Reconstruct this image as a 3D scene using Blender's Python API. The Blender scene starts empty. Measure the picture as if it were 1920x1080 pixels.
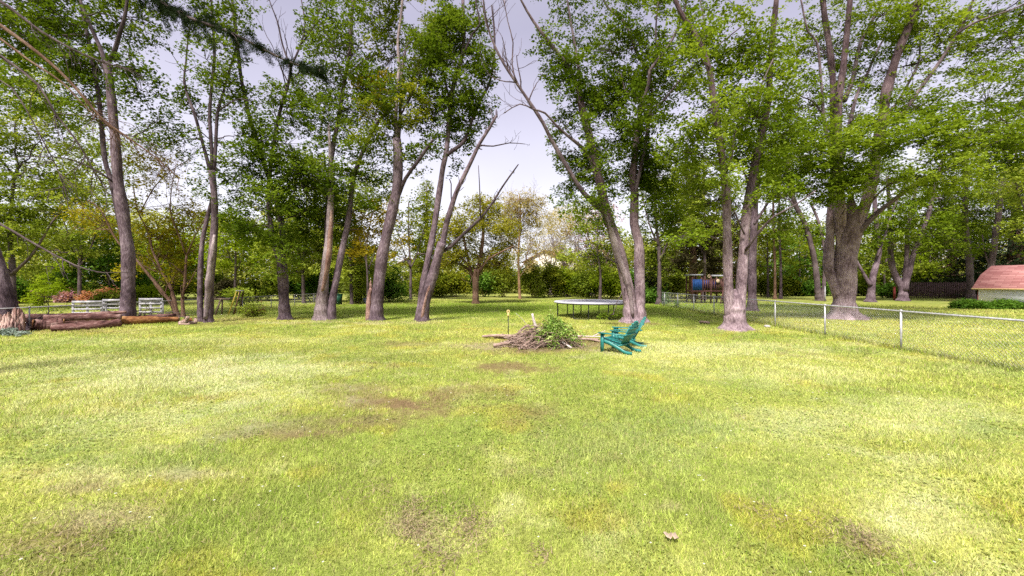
import bpy, math, random
import numpy as np
from mathutils import Vector, Matrix

SC = bpy.context.scene
COL = SC.collection
F = 780.0            # focal length in photo pixels
CX, HY = 960.0, 530.0
EYE = 2.0
RS = np.random.RandomState(7)

# ------------------------------------------------------------------ helpers
def P(px, py, d):
    return np.array([(px - CX) / F * d, d, EYE + (HY - py) / F * d])

def GP(px, d):
    return np.array([(px - CX) / F * d, d, 0.0])

def gd(py):
    return EYE * F / (py - HY)

def norm(v):
    return v / (np.linalg.norm(v, axis=-1, keepdims=True) + 1e-9)

def hash3(ix, iy, iz, seed):
    h = (ix.astype(np.int64) * 374761393 + iy.astype(np.int64) * 668265263 + iz.astype(np.int64) * 2147483647 + seed * 974711) & 0xffffffff
    h = ((h ^ (h >> 13)) * 1274126177) & 0xffffffff
    h = (h ^ (h >> 16)) & 0xffff
    return h / 65535.0

def vnoise(p, seed=0):
    p = np.asarray(p, dtype=float)
    i = np.floor(p); f = p - i; f = f * f * (3 - 2 * f)
    r = 0
    for dx in (0, 1):
        for dy in (0, 1):
            for dz in (0, 1):
                w = (f[:, 0] if dx else 1 - f[:, 0]) * (f[:, 1] if dy else 1 - f[:, 1]) * (f[:, 2] if dz else 1 - f[:, 2])
                r = r + w * hash3(i[:, 0] + dx, i[:, 1] + dy, i[:, 2] + dz, seed)
    return r

def fbm2(x, y, s, seed, octs=3):
    a, t, tot = 1.0, 0.0, 0.0
    for o in range(octs):
        t = t + a * vnoise(np.stack([x * s, y * s, np.full_like(x, 0.37)], 1), seed + o); tot += a
        a *= 0.5; s *= 2.1
    return t / tot

def sstep(a, b, x):
    t = np.clip((x - a) / (b - a), 0, 1)
    return t * t * (3 - 2 * t)

class MB:
    """collects shapes and links them as one mesh object"""
    def __init__(s):
        s.v = []; s.n = 0; s.f = {}; s.bark = []; s.tint = []; s.col = []
    def add(s, v, faces, bark=None, tint=None, col=None):
        v = np.asarray(v, dtype=np.float32).reshape(-1, 3)
        faces = np.asarray(faces, dtype=np.int32)
        s.f.setdefault(faces.shape[1], []).append((faces + s.n, tint, col))
        s.v.append(v); s.n += len(v)
        s.bark.append(v if bark is None else np.asarray(bark, dtype=np.float32))
        return s
    def box(s, c, size, R=None):
        c = np.asarray(c, float); h = np.asarray(size, float) / 2
        k = np.array([[x, y, z] for x in (-1, 1) for y in (-1, 1) for z in (-1, 1)], float) * h
        if R is not None: k = k @ np.asarray(R).T
        f = [[0, 1, 3, 2], [4, 6, 7, 5], [0, 4, 5, 1], [2, 3, 7, 6], [0, 2, 6, 4], [1, 5, 7, 3]]
        return s.add(k + c, f)
    def beam(s, a, b, w, h, up=(0, 0, 1), ext=0.0):
        """board from a to b: w sideways, h along up"""
        a = np.asarray(a, float); b = np.asarray(b, float)
        x = norm(b - a); up = np.asarray(up, float)
        y = norm(np.cross(up, x)); z = np.cross(x, y)
        L = np.linalg.norm(b - a) + 2 * ext
        return s.box((a + b) / 2, (L, w, h), np.stack([x, y, z], 1))
    def tube(s, path, rad, sides=8, flare=None, wob=0.0, seed=0, cap=True, ring=None, v0=0.0):
        path = np.asarray(path, float); n = len(path)
        rad = np.broadcast_to(np.asarray(rad, float), (n,))
        t = np.gradient(path, axis=0); t = norm(t)
        ref = np.array([0.0, 0.0, 1.0]) if abs(t[0, 2]) < 0.9 else np.array([1.0, 0.0, 0.0])
        u = norm(np.cross(t[0], ref)); us = []
        for i in range(n):
            u = u - t[i] * np.dot(u, t[i]); u = u / (np.linalg.norm(u) + 1e-9); us.append(u)
        us = np.array(us); ws = np.cross(t, us)
        th = np.linspace(0, 2 * math.pi, sides, endpoint=False)
        L = np.concatenate([[0], np.cumsum(np.linalg.norm(np.diff(path, axis=0), axis=1))])
        r = rad[:, None] * np.ones((1, sides))
        if flare:
            fh, fa, k, ph = flare
            z = np.clip(path[:, 2] - 0.0, 0, None)
            r = r * (1 + fa * np.exp(-z / fh)[:, None] * (1 + 0.55 * np.cos(k * th + ph) + 0.3 * np.cos((k + 2) * th + 2.1 * ph))[None, :])
        if wob:
            c, sn = np.cos(th), np.sin(th)
            q = np.stack([np.tile(c * 1.3, (n, 1)), np.tile(sn * 1.3, (n, 1)), np.tile((L * 1.1)[:, None], (1, sides))], 2).reshape(-1, 3)
            r = r * (1 + wob * (vnoise(q, seed) - 0.5).reshape(n, sides) * 2)
            r = r * (1 + 0.35 * wob * (vnoise(q * np.array([5, 5, 3.0]), seed + 3) - 0.5).reshape(n, sides) * 2)
        v = path[:, None, :] + r[:, :, None] * (np.cos(th)[None, :, None] * us[:, None, :] + np.sin(th)[None, :, None] * ws[:, None, :])
        bk = np.stack([r * np.cos(th)[None], r * np.sin(th)[None], np.tile((L + v0)[:, None], (1, sides))], 2)
        i = np.arange(n - 1)[:, None] * sides; j = np.arange(sides)[None, :]; j2 = (j + 1) % sides
        q = np.stack([i + j, i + j2, i + sides + j2, i + sides + j], 2).reshape(-1, 4)
        s.add(v.reshape(-1, 3), q, bark=bk.reshape(-1, 3))
        if cap:
            base = s.n - n * sides
            s.f.setdefault(sides, []).append((np.array([list(range(base + sides - 1, base - 1, -1))], np.int32), None, None))
            s.f.setdefault(sides, []).append((np.array([list(range(base + (n - 1) * sides, base + n * sides))], np.int32), None, None))
        return s
    def build(s, name, mat, parent=None, loc=(0, 0, 0), smooth=False, bark=False):
        me = bpy.data.meshes.new(name)
        loc = np.asarray(loc, np.float32)
        V = np.concatenate(s.v) - loc
        me.vertices.add(len(V)); me.vertices.foreach_set('co', V.astype(np.float32).ravel())
        loops, starts, tints, cols = [], [], [], []
        pos = 0
        for k in s.f:
            for fa, ti, co in s.f[k]:
                loops.append(fa.ravel()); starts.append(pos + np.arange(len(fa)) * k); pos += fa.size
                tints.append(np.full(len(fa), 0.5, np.float32) if ti is None else np.asarray(ti, np.float32))
                if co is not None: cols.append(np.asarray(co, np.float32))
        loops = np.concatenate(loops); starts = np.concatenate(starts)
        me.loops.add(len(loops)); me.loops.foreach_set('vertex_index', loops.astype(np.int32))
        me.polygons.add(len(starts)); me.polygons.foreach_set('loop_start', starts.astype(np.int32))
        if smooth: me.polygons.foreach_set('use_smooth', np.ones(len(starts), bool))
        me.update(calc_edges=True)
        if bark:
            a = me.attributes.new('bark', 'FLOAT_VECTOR', 'POINT'); a.data.foreach_set('vector', np.concatenate(s.bark).ravel())
        tt = np.concatenate(tints)
        if tt.std() > 0:
            a = me.attributes.new('tint', 'FLOAT', 'FACE'); a.data.foreach_set('value', tt)
        if cols:
            cc = np.concatenate(cols); a = me.attributes.new('lawn', 'FLOAT_COLOR', 'FACE')
            a.data.foreach_set('color', np.concatenate([cc, np.ones((len(cc), 1), np.float32)], 1).ravel())
        if isinstance(mat, (list, tuple)):
            for m in mat: me.materials.append(m)
        else: me.materials.append(mat)
        o = bpy.data.objects.new(name, me); COL.objects.link(o)
        if parent is not None: o.parent = parent
        else: o.location = [float(q) for q in loc]
        return o

def tag(o, label=None, cat=None, group=None, kind=None):
    if label: o['label'] = label
    if cat: o['category'] = cat
    if group: o['group'] = group
    if kind: o['kind'] = kind
    return o

def thing(name, label, cat, loc, group=None, rz=0.0):
    o = bpy.data.objects.new(name, None); COL.objects.link(o)
    o.empty_display_size = 0.3
    o.location = [float(q) for q in loc]; o.rotation_euler = (0, 0, rz)
    return tag(o, label, cat, group)

def spline(pts, step=0.35):
    """Catmull-Rom through rows of pts (any width)"""
    p = np.asarray(pts, float)
    if len(p) == 2: p = np.stack([p[0], p[0] * .5 + p[1] * .5, p[1]])
    q = np.concatenate([[2 * p[0] - p[1]], p, [2 * p[-1] - p[-2]]]); out = []
    for i in range(1, len(q) - 2):
        k = max(2, int(np.linalg.norm(q[i + 1, :3] - q[i, :3]) / step))
        t = np.linspace(0, 1, k, endpoint=False)[:, None]
        out.append(0.5 * (2 * q[i] + (q[i + 1] - q[i - 1]) * t + (2 * q[i - 1] - 5 * q[i] + 4 * q[i + 1] - q[i + 2]) * t ** 2 + (3 * q[i] - q[i - 1] - 3 * q[i + 1] + q[i + 2]) * t ** 3))
    out.append(p[-1:])
    return np.concatenate(out)

# ------------------------------------------------------------------ materials
def newmat(name):
    m = bpy.data.materials.new(name); m.use_nodes = True
    nt = m.node_tree; nt.nodes.clear()
    return m, nt, nt.nodes, nt.links

def ramp(N, stops):
    r = N.new('ShaderNodeValToRGB'); e = r.color_ramp.elements
    while len(e) < len(stops): e.new(0.5)
    for k, (p, c) in zip(e, stops): k.position = p; k.color = (*c, 1)
    return r

def bark_mat(name, dark, mid, light, sc=5.0, bump=0.8, young=None):
    m, nt, N, L = newmat(name)
    at = N.new('ShaderNodeAttribute'); at.attribute_name = 'bark'
    mp = N.new('ShaderNodeMapping'); mp.inputs['Scale'].default_value = (sc * 1.5, sc * 1.5, sc * 0.5)
    L.new(at.outputs['Vector'], mp.inputs['Vector'])
    n1 = N.new('ShaderNodeTexNoise'); n1.inputs['Scale'].default_value = 2.0; n1.inputs['Detail'].default_value = 8; n1.inputs['Roughness'].default_value = .72
    L.new(mp.outputs['Vector'], n1.inputs['Vector'])
    n2 = N.new('ShaderNodeTexNoise'); n2.inputs['Scale'].default_value = 0.9; n2.inputs['Detail'].default_value = 3
    L.new(at.outputs['Vector'], n2.inputs['Vector'])
    mx = N.new('ShaderNodeMath'); mx.operation = 'MULTIPLY_ADD'; mx.inputs[1].default_value = .45
    L.new(n2.outputs['Fac'], mx.inputs[0])
    sb = N.new('ShaderNodeMath'); sb.operation = 'MULTIPLY'; sb.inputs[1].default_value = .56
    L.new(n1.outputs['Fac'], sb.inputs[0]); L.new(sb.outputs[0], mx.inputs[2])
    r = ramp(N, [(.38, dark), (.5, mid), (.62, light)])
    L.new(mx.outputs[0], r.inputs['Fac'])
    col = r.outputs['Color']
    if young:   # darkens further along the stem: shade on the upper trunk painted into the bark colour
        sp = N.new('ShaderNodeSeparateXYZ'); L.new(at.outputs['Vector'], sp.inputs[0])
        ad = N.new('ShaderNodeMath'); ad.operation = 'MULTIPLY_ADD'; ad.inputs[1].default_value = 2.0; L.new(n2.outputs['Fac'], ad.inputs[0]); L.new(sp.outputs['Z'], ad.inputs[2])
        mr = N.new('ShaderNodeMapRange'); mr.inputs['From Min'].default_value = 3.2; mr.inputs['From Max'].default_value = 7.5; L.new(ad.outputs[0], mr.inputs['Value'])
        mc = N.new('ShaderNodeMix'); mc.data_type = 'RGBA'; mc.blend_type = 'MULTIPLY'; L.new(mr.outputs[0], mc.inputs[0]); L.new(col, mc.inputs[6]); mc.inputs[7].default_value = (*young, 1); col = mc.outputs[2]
    b = N.new('ShaderNodeBsdfPrincipled'); b.inputs['Roughness'].default_value = .9; b.inputs['Specular IOR Level'].default_value = .15
    L.new(col, b.inputs['Base Color'])
    bp = N.new('ShaderNodeBump'); bp.inputs['Strength'].default_value = bump; bp.inputs['Distance'].default_value = .06
    L.new(n1.outputs['Fac'], bp.inputs['Height']); L.new(bp.outputs['Normal'], b.inputs['Normal'])
    o = N.new('ShaderNodeOutputMaterial'); L.new(b.outputs[0], o.inputs['Surface'])
    return m

def leaf_mat(name, c0, c1, c2, trans=.40):
    m, nt, N, L = newmat(name)
    at = N.new('ShaderNodeAttribute'); at.attribute_name = 'tint'
    r = ramp(N, [(0.05, c0), (.5, c1), (.95, c2)]); L.new(at.outputs['Fac'], r.inputs['Fac'])
    d = N.new('ShaderNodeBsdfDiffuse'); t = N.new('ShaderNodeBsdfTranslucent'); x = N.new('ShaderNodeMixShader')
    x.inputs[0].default_value = trans
    tc = N.new('ShaderNodeMix'); tc.data_type = 'RGBA'; tc.blend_type = 'MULTIPLY'; tc.inputs[0].default_value = 1
    L.new(r.outputs['Color'], tc.inputs[6]); tc.inputs[7].default_value = (1.25, 1.2, .6, 1)
    L.new(r.outputs['Color'], d.inputs['Color']); L.new(tc.outputs[2], t.inputs['Color'])
    L.new(d.outputs[0], x.inputs[1]); L.new(t.outputs[0], x.inputs[2])
    o = N.new('ShaderNodeOutputMaterial'); L.new(x.outputs[0], o.inputs['Surface'])
    return m

def noisy_mat(name, c0, c1, sc=6.0, rough=.7, metal=0.0, stretch=(1, 1, 1), spec=.3, bump=0.0, lo=.35, hi=.65):
    m, nt, N, L = newmat(name)
    tc = N.new('ShaderNodeTexCoord'); mp = N.new('ShaderNodeMapping'); mp.inputs['Scale'].default_value = stretch
    L.new(tc.outputs['Object'], mp.inputs['Vector'])
    n = N.new('ShaderNodeTexNoise'); n.inputs['Scale'].default_value = sc; n.inputs['Detail'].default_value = 5
    L.new(mp.outputs['Vector'], n.inputs['Vector'])
    r = ramp(N, [(lo, c0), (hi, c1)]); L.new(n.outputs['Fac'], r.inputs['Fac'])
    b = N.new('ShaderNodeBsdfPrincipled'); b.inputs['Roughness'].default_value = rough; b.inputs['Metallic'].default_value = metal
    b.inputs['Specular IOR Level'].default_value = spec
    L.new(r.outputs['Color'], b.inputs['Base Color'])
    if bump:
        bp = N.new('ShaderNodeBump'); bp.inputs['Strength'].default_value = bump; bp.inputs['Distance'].default_value = .02
        L.new(n.outputs['Fac'], bp.inputs['Height']); L.new(bp.outputs['Normal'], b.inputs['Normal'])
    o = N.new('ShaderNodeOutputMaterial'); L.new(b.outputs[0], o.inputs['Surface'])
    return m

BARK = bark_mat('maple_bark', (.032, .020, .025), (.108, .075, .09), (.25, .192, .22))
LIMB = bark_mat('shaded_limb_bark', (.018, .012, .014), (.055, .038, .045), (.13, .10, .11))  # darker copy of the trunk bark, with the limbs' shade in its colour
LIMB2 = bark_mat('shaded_grey_limb_bark', (.035, .023, .027), (.11, .078, .09), (.24, .19, .205))  # half-dark copy of the grey-pink bark, limb shade put into the colour
BARK_D = bark_mat('dark_bark', (.035, .024, .027), (.095, .068, .072), (.18, .14, .145))
BARK_P = bark_mat('pale_bark', (.09, .062, .068), (.24, .185, .197), (.42, .345, .355))
BARK_M = bark_mat('grey_pink_bark', (.08, .051, .06), (.25, .18, .203), (.48, .38, .41), young=(.36, .32, .32))  # the young tint paints shade onto the upper stems
BARK_T = bark_mat('tan_bark', (.09, .045, .025), (.24, .14, .08), (.38, .27, .19))
BARK_Y = bark_mat('brown_bark', (.06, .035, .025), (.15, .085, .06), (.27, .18, .14))
WOODRAW = bark_mat('torn_wood', (.08, .035, .03), (.26, .155, .13), (.46, .33, .28), sc=8)
LOGBARK = bark_mat('log_bark', (.03, .012, .012), (.135, .064, .058), (.34, .24, .215), sc=5)
LOGROT = bark_mat('rotten_log', (.04, .014, .008), (.20, .085, .035), (.40, .23, .10), sc=5)
STICK = bark_mat('stick_bark', (.12, .075, .06), (.33, .23, .19), (.52, .42, .37), sc=12)
STICKW = bark_mat('peeled_stick', (.34, .27, .25), (.56, .48, .46), (.72, .66, .64), sc=12)
L_MAPLE = leaf_mat('maple_leaf', (0.0354, 0.0658, 0.0061), (0.0886, 0.1377, 0.0121), (0.1667, 0.2322, 0.0258))
L_BRIGHT = leaf_mat('bright_leaf', (0.0672, 0.1159, 0.0086), (0.1584, 0.2268, 0.0194), (0.2784, 0.3528, 0.0486))
L_DARK = leaf_mat('dark_leaf', (0.035, 0.0875, 0.0105), (0.0875, 0.1837, 0.021), (0.175, 0.2975, 0.0525))
L_OLIVE = leaf_mat('olive_leaf', (0.0653, 0.0943, 0.0087), (0.1522, 0.1958, 0.0174), (0.319, 0.319, 0.029))
L_BACKM = leaf_mat('lit_back_leaf', (.07, .11, .012), (.16, .21, .025), (.29, .33, .05))  # lighter copy of the maple leaf, brighter background light put into its colour
L_BACKB = leaf_mat('pale_lit_back_leaf', (.10, .15, .015), (.22, .28, .035), (.37, .41, .08))  # lighter copy of the bright leaf, background light painted in likewise
L_YELLOW = leaf_mat('yellow_leaf', (.12, .12, .008), (.28, .245, .012), (.42, .36, .04))
L_PALEY = leaf_mat('pale_yellow_leaf', (.25, .20, .07), (.40, .34, .14), (.52, .46, .25))
L_LIME = leaf_mat('lime_leaf', (0.09, 0.1425, 0.006), (0.18, 0.2565, 0.012), (0.297, 0.361, 0.03))
L_CONIF = leaf_mat('spruce_needle', (.006, .012, .006), (.018, .030, .013), (.045, .058, .028), trans=.1)
L_CONIFB = leaf_mat('brown_conifer', (0.0156, 0.013, 0.0078), (0.0455, 0.039, 0.0195), (0.104, 0.0975, 0.039), trans=.15)
L_BLUE = leaf_mat('blue_needle', (.09, .12, .09), (.20, .26, .22), (.34, .40, .36), trans=.1)
L_RED = leaf_mat('salmon_leaf', (.14, .05, .03), (.30, .12, .07), (.42, .20, .12))
L_PINK = leaf_mat('pink_blossom', (.24, .08, .12), (.40, .20, .26), (.55, .36, .42))
L_ORANGE = leaf_mat('orange_leaf', (.13, .10, .008), (.26, .205, .015), (.38, .31, .03))
L_CUT = leaf_mat('cut_leaf', (0.0994, 0.2028, 0.0312), (0.2486, 0.39, 0.078), (0.5635, 0.6552, 0.2496), trans=.3)

# ------------------------------------------------------------------ leaves, branches, trees
def leaf_faces(mb, cen, per, sx, sz, size, rng, ub=1.0, droop=.25, aspect=.75, tbias=None, tfun=None):
    n = len(cen)
    if n == 0: return
    c = np.repeat(cen, per, 0); m = len(c)
    ang = rng.uniform(0, 2 * math.pi, m); r = np.sqrt(rng.uniform(0, 1, m))
    off = np.stack([np.cos(ang) * r * sx, np.sin(ang) * r * sx, rng.normal(0, 1, m) * sz - droop * sx * r ** 2], 1)
    # every spray leans its own way
    tl = np.repeat(rng.normal(0, .35, (n, 2)), per, 0)
    off[:, 2] += off[:, 0] * tl[:, 0] + off[:, 1] * tl[:, 1]
    c = c + off
    nn = rng.normal(0, 1, (m, 3)) * .8; nn[:, 2] = np.abs(nn[:, 2]) + ub; nn = norm(nn)
    t = norm(np.cross(nn, rng.normal(0, 1, (m, 3)))); b = np.cross(nn, t)
    Ls = size * rng.uniform(.5, 1.55, m)[:, None]; W = Ls * aspect
    v = np.stack([c - t * Ls * .5, c + b * W * .5 + nn * Ls * .12 + t * Ls * .08, c + t * Ls * .5 - nn * Ls * .1, c - b * W * .5 + nn * Ls * .12 + t * Ls * .08], 1)
    f = np.arange(m * 4).reshape(m, 4)
    tb = rng.normal(.5, .16, n) if tbias is None else tbias
    ti = np.clip(np.repeat(tb, per) + rng.normal(0, .11, m), 0, 1)
    mb.add(v.reshape(-1, 3), f, tint=ti)

def ellip(rng, n):
    v = norm(rng.normal(0, 1, (n, 3)))
    return v * (rng.uniform(0, 1, n) ** (1 / 2.6))[:, None]

def twig(mb, a, b, r0, r1, rng, sides=4, bow=.12, k=4):
    a = np.asarray(a, float); b = np.asarray(b, float); L = np.linalg.norm(b - a)
    t = np.linspace(0, 1, k)[:, None]
    p = a + (b - a) * t; o = rng.normal(0, 1, 3) * bow * L; o[2] = abs(o[2]) * .6
    p = p + o * (4 * t * (1 - t)) * .5 + rng.normal(0, .03 * L, p.shape) * (t * (1 - t) * 4)
    mb.tube(p, r0 + (r1 - r0) * t[:, 0], sides, cap=False)
    return p

def grow(mb, a, dr, L, r, lev, rng, tips, up=.25, spread=.6, kids=3, shrink=.66, rmin=.006):
    """bare branching by recursion; collects twig tips"""
    k = 5; p = [np.asarray(a, float)]; d = norm(np.asarray(dr, float))
    for i in range(k):
        d = norm(d + rng.normal(0, .13, 3) + np.array([0, 0, up * .18])); p.append(p[-1] + d * L / k)
    p = np.array(p)
    mb.tube(p, np.linspace(r, max(r * .55, rmin), k + 1), 6 if r > .05 else (4 if r > .02 else 3), cap=False)
    if lev <= 0:
        tips.append(p[-1]); tips.append(p[-3]); return
    for j in range(kids):
        q = p[rng.randint(2, k + 1)] if j else p[-1]
        nd = norm(d + rng.normal(0, spread, 3) + np.array([0, 0, up]))
        grow(mb, q, nd, L * shrink * rng.uniform(.75, 1.2), max(r * .52, rmin), lev - 1, rng, tips, up, spread, kids, shrink, rmin)

ALL = []
def tree(name, label, cat, px, d, stems, blobs, leaf=None, bark=None, group=None, seed=0, size=.118, per=34, dens=1.0,
         flare=(.35, .55, 5, 1.0), sx=.40, sz=.09, ub=.9, twigs=.45, branch=.045, bare=None, gap=.43, extra=None, wob=.09, sides=14, droop=.25, leaf2=None):
    rng = np.random.RandomState(seed + 11)
    base = GP(px, d); root = thing(name, label, cat, base, group)
    bark = bark or BARK
    nodes = []
    for si, st in enumerate(stems):
        pts, w0, w1 = st[0], st[1], st[2]
        opt = st[3] if len(st) > 3 else {}
        smat = opt.get('mat', bark)
        on_ground = opt.get('ground', si == 0)
        n = len(pts); amp = opt.get('dd', rng.uniform(-1.6, 1.6) * min(1.0, n / 6.0)); d00 = opt.get('d0', 0.0)
        ctrl = []
        for i, q in enumerate(pts):
            t = i / (n - 1)
            dd = d00 + (q[2] if len(q) > 2 else (amp * t ** 1.3 if on_ground else amp * t))
            ww = opt['ws'][i] if 'ws' in opt else w0 + (w1 - w0) * t ** .9
            if d < 25 and 'ws' not in opt: ww *= .78
            r = ww * .5 * (d + dd) / F / math.hypot(1, (q[0] - CX) / F)
            x = P(q[0], q[1], d + dd)
            ctrl.append([*x, r])
        ctrl = np.array(ctrl)
        if on_ground:
            ctrl[0, 2] = -.12
        sp = spline(ctrl, .3 if w0 > 12 else .45)
        if on_ground:   # finer rings low down, where the roots flare
            sp2 = [sp[0]]
            for a_, b_ in zip(sp[:-1], sp[1:]):
                kk = 4 if b_[2] < 1.2 else 1
                for q_ in range(1, kk + 1): sp2.append(a_ + (b_ - a_) * q_ / kk)
            sp = np.array(sp2)
        mb = MB()
        rr = sp[:, 3] * (1 + .05 * np.sin(np.arange(len(sp)) * .9 + si))
        mb.tube(sp[:, :3], np.clip(rr, .006, None), sides if w0 > 8 else 7, flare=opt.get('flare', flare) if on_ground else None, wob=wob if w0 > 5 else .03, seed=seed * 7 + si)
        if opt.get('jag'):
            e = sp[-1]
            for q_ in range(5):
                o_ = rng.normal(0, 1, 3) * e[3] * .6; o_[2] = 0
                mb.tube(np.array([e[:3] + o_ - [0, 0, .1], e[:3] + o_ * 1.3 + [0, 0, rng.uniform(.1, .5)]]), [e[3] * .4, .01], 5)
        if opt.get('shoots'):
            ns, ln, lev = opt['shoots']
            for q_ in range(ns):
                i0 = rng.randint(int(len(sp) * opt.get('from', .35)), len(sp))
                dirn = norm(sp[min(i0 + 1, len(sp) - 1), :3] - sp[i0 - 1, :3])
                grow(mb, sp[i0, :3], norm(dirn + rng.normal(0, .6, 3) + [0, 0, opt.get('sup', .1)]), ln * rng.uniform(.5, 1.2), max(.010, min(.04, sp[i0, 3] * .5)), lev, rng, [], up=opt.get('sup', .15), spread=.55, kids=2, rmin=.007)
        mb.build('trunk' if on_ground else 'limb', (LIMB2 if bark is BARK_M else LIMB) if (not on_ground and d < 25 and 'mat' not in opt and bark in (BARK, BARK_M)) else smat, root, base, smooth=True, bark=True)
        if not opt.get('noleaf'):
            s3 = sp[:, :3]; nodes.append(s3[s3[:, 2] > opt.get('zmin', 1.6)])
    nodes = np.concatenate(nodes) if nodes else np.array([base + [0, 0, 1.0]])
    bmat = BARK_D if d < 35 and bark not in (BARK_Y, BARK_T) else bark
    bw = MB(); cr = MB(); any_b = False; any_c = False; cr2 = MB(); any_2 = False
    if bare:
        tips = []
        for (q, dr, Lb, rb, lev, up, spread, kids) in bare:
            grow(bw, np.asarray(q, float), dr, Lb, rb, lev, rng, tips, up=up, spread=spread, kids=kids)
        any_b = True
        nodes = np.concatenate([nodes, np.array(tips)])
    for bl in blobs:
        bx, by, rx, ry = bl[:4]; dn = (bl[4] if len(bl) > 4 else 1.0) * dens; bd = bl[5] if len(bl) > 5 else rng.uniform(-.8, 1.9)
        alt = bl[6] if len(bl) > 6 else 0
        dd = d + bd; c = P(bx, by, dd); mx, mz = rx * dd / F, ry * dd / F; my = float(np.clip(mx, .8, 4.0))
        nb = max(3, int(dn * math.pi * mx * mz * 14.3 * (0.13 / size) ** 2 * 24 / per))
        cl = c + ellip(rng, int(nb * 1.9)) * np.array([mx, my, mz])
        g = vnoise(cl * np.array([.75, .75, 1.15]), seed + 5) + rng.normal(0, .06, len(cl))
        cl = cl[g > gap][:nb]
        cl = cl[cl[:, 2] > .35]
        if len(cl) == 0: continue
        tb = np.clip(.5 + (vnoise(cl * .6, seed + 9) - .5) * .7 + rng.normal(0, .08, len(cl)), .05, .95)
        (leaf_faces)(cr2 if alt else cr, cl, per, sx * size / .13, sz * size / .13, size, rng, ub=ub, droop=droop, tbias=tb)
        if alt: any_2 = True
        else: any_c = True
        if branch > 0:
            q = nodes[np.argmin(np.linalg.norm((nodes - c) * np.array([1, .8, 1]), axis=1) + np.clip(nodes[:, 2] - c[2], 0, None) * .8)]
            bb = MB(); p = twig(bb, q, c, branch * min(1.5, .5 + mx * .25), branch * .35, rng, 5, .1, 9)
            loc_nodes = p[2:]
            for x in cl[rng.uniform(0, 1, len(cl)) < twigs * min(1.0, 60.0 / len(cl) + .12)]:
                q = loc_nodes[np.argmin(np.linalg.norm(loc_nodes - x, axis=1) + np.clip(loc_nodes[:, 2] - x[2], 0, None) * .6)]
                twig(bb, q, x, branch * .3, branch * .12, rng, 3, .12, 4)
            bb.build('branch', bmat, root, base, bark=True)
    if any_b: bw.build('branchwork', bmat, root, base, bark=True)
    if any_c: cr.build('crown', leaf or L_MAPLE, root, base)
    if any_2: cr2.build('leaf_cluster', leaf2 or L_ORANGE, root, base)
    if extra: extra(root, base)
    return root

def patch_strip(root, base, d, pts, w, mat, name='torn_wood', off=.5):
    """a raised strip of bare wood on a trunk, px control points and px width, pushed towards the viewer side"""
    c = np.array([[*P(x, y, d), 0] for x, y in pts]); sp = spline(c, .15)[:, :3]
    t = np.linspace(0, 1, len(sp)); r = w * .5 * d / F * np.sin(np.clip(t * .9 + .06, 0, 1) * math.pi) ** .5 + .01
    MB().tube(sp, r, 10, wob=.55, seed=3).build(name, mat, root, base, smooth=True, bark=True)

# ------------------------------------------------------------------ lawn colour (turf: moss, clover, straw, bare soil, plus painted tree shade)
# (photo px, py, rx, ry, kind, strength) turned into patches on the ground
PATCH = [(760, 762, 120, 24, 'b', 1.0), (560, 815, 150, 20, 'b', .9), (650, 790, 130, 16, 'b', .9), (680, 730, 90, 14, 'b', .6), (360, 890, 90, 12, 's', .8), (960, 690, 70, 10, 'b', .85), (1010, 775, 60, 26, 'b', .6), (880, 735, 80, 14, 'b', .5),
         (1000, 655, 110, 12, 'b', 1.0), (1110, 645, 50, 14, 'b', .9), (930, 650, 70, 7, 's', .7), (760, 645, 60, 4, 'b', .6),
         (80, 1020, 130, 45, 'b', .55), (200, 970, 120, 25, 's', .5), (780, 985, 50, 22, 's', .4), (1255, 950, 50, 14, 's', .4), (1620, 1030, 40, 30, 'b', .4),
         (330, 720, 280, 45, 'p', .9), (250, 790, 260, 40, 'p', .65), (100, 690, 200, 30, 'p', .5), (480, 690, 160, 18, 'p', .8), (350, 640, 250, 8, 'p', .5),
         (1330, 660, 240, 16, 'p', .8), (1500, 700, 260, 25, 'p', .55), (1180, 850, 160, 50, 'p', .25), (1700, 780, 200, 40, 'p', .55), (1400, 790, 170, 25, 'p', .4), (1700, 960, 120, 60, 'p', .5),
         (260, 860, 260, 32, 'g', .9), (1270, 800, 130, 22, 'g', .7), (540, 790, 200, 26, 'g', .5), (1500, 850, 250, 70, 'g', .35), (1850, 820, 100, 50, 'g', .7), (1790, 690, 180, 12, 'g', .4),
         (850, 585, 400, 12, 'd', .9), (1100, 575, 500, 9, 'd', .9), (400, 608, 130, 6, 'd', .6), (1240, 603, 130, 14, 'd', .6),
         (1190, 608, 60, 5, 'b', .7), (1380, 620, 50, 4, 's', .5), (790, 606, 40, 3, 's', .6), (610, 604, 50, 3, 's', .6), (705, 606, 40, 3, 's', .6), (535, 606, 45, 3, 's', .6), (390, 608, 60, 4, 'b', .5), (440, 600, 60, 6, 'b', .6), (150, 622, 130, 5, 'b', .5)]
C_ = {'b': np.array([.245, .17, .095]), 's': np.array([.48, .41, .26]), 'p': np.array([.67, .67, .41]), 'g': np.array([.25, .335, .115]), 'd': np.array([.28, .385, .055])}  # 'd' is the shade under the tree row, painted as a deeper green

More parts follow.
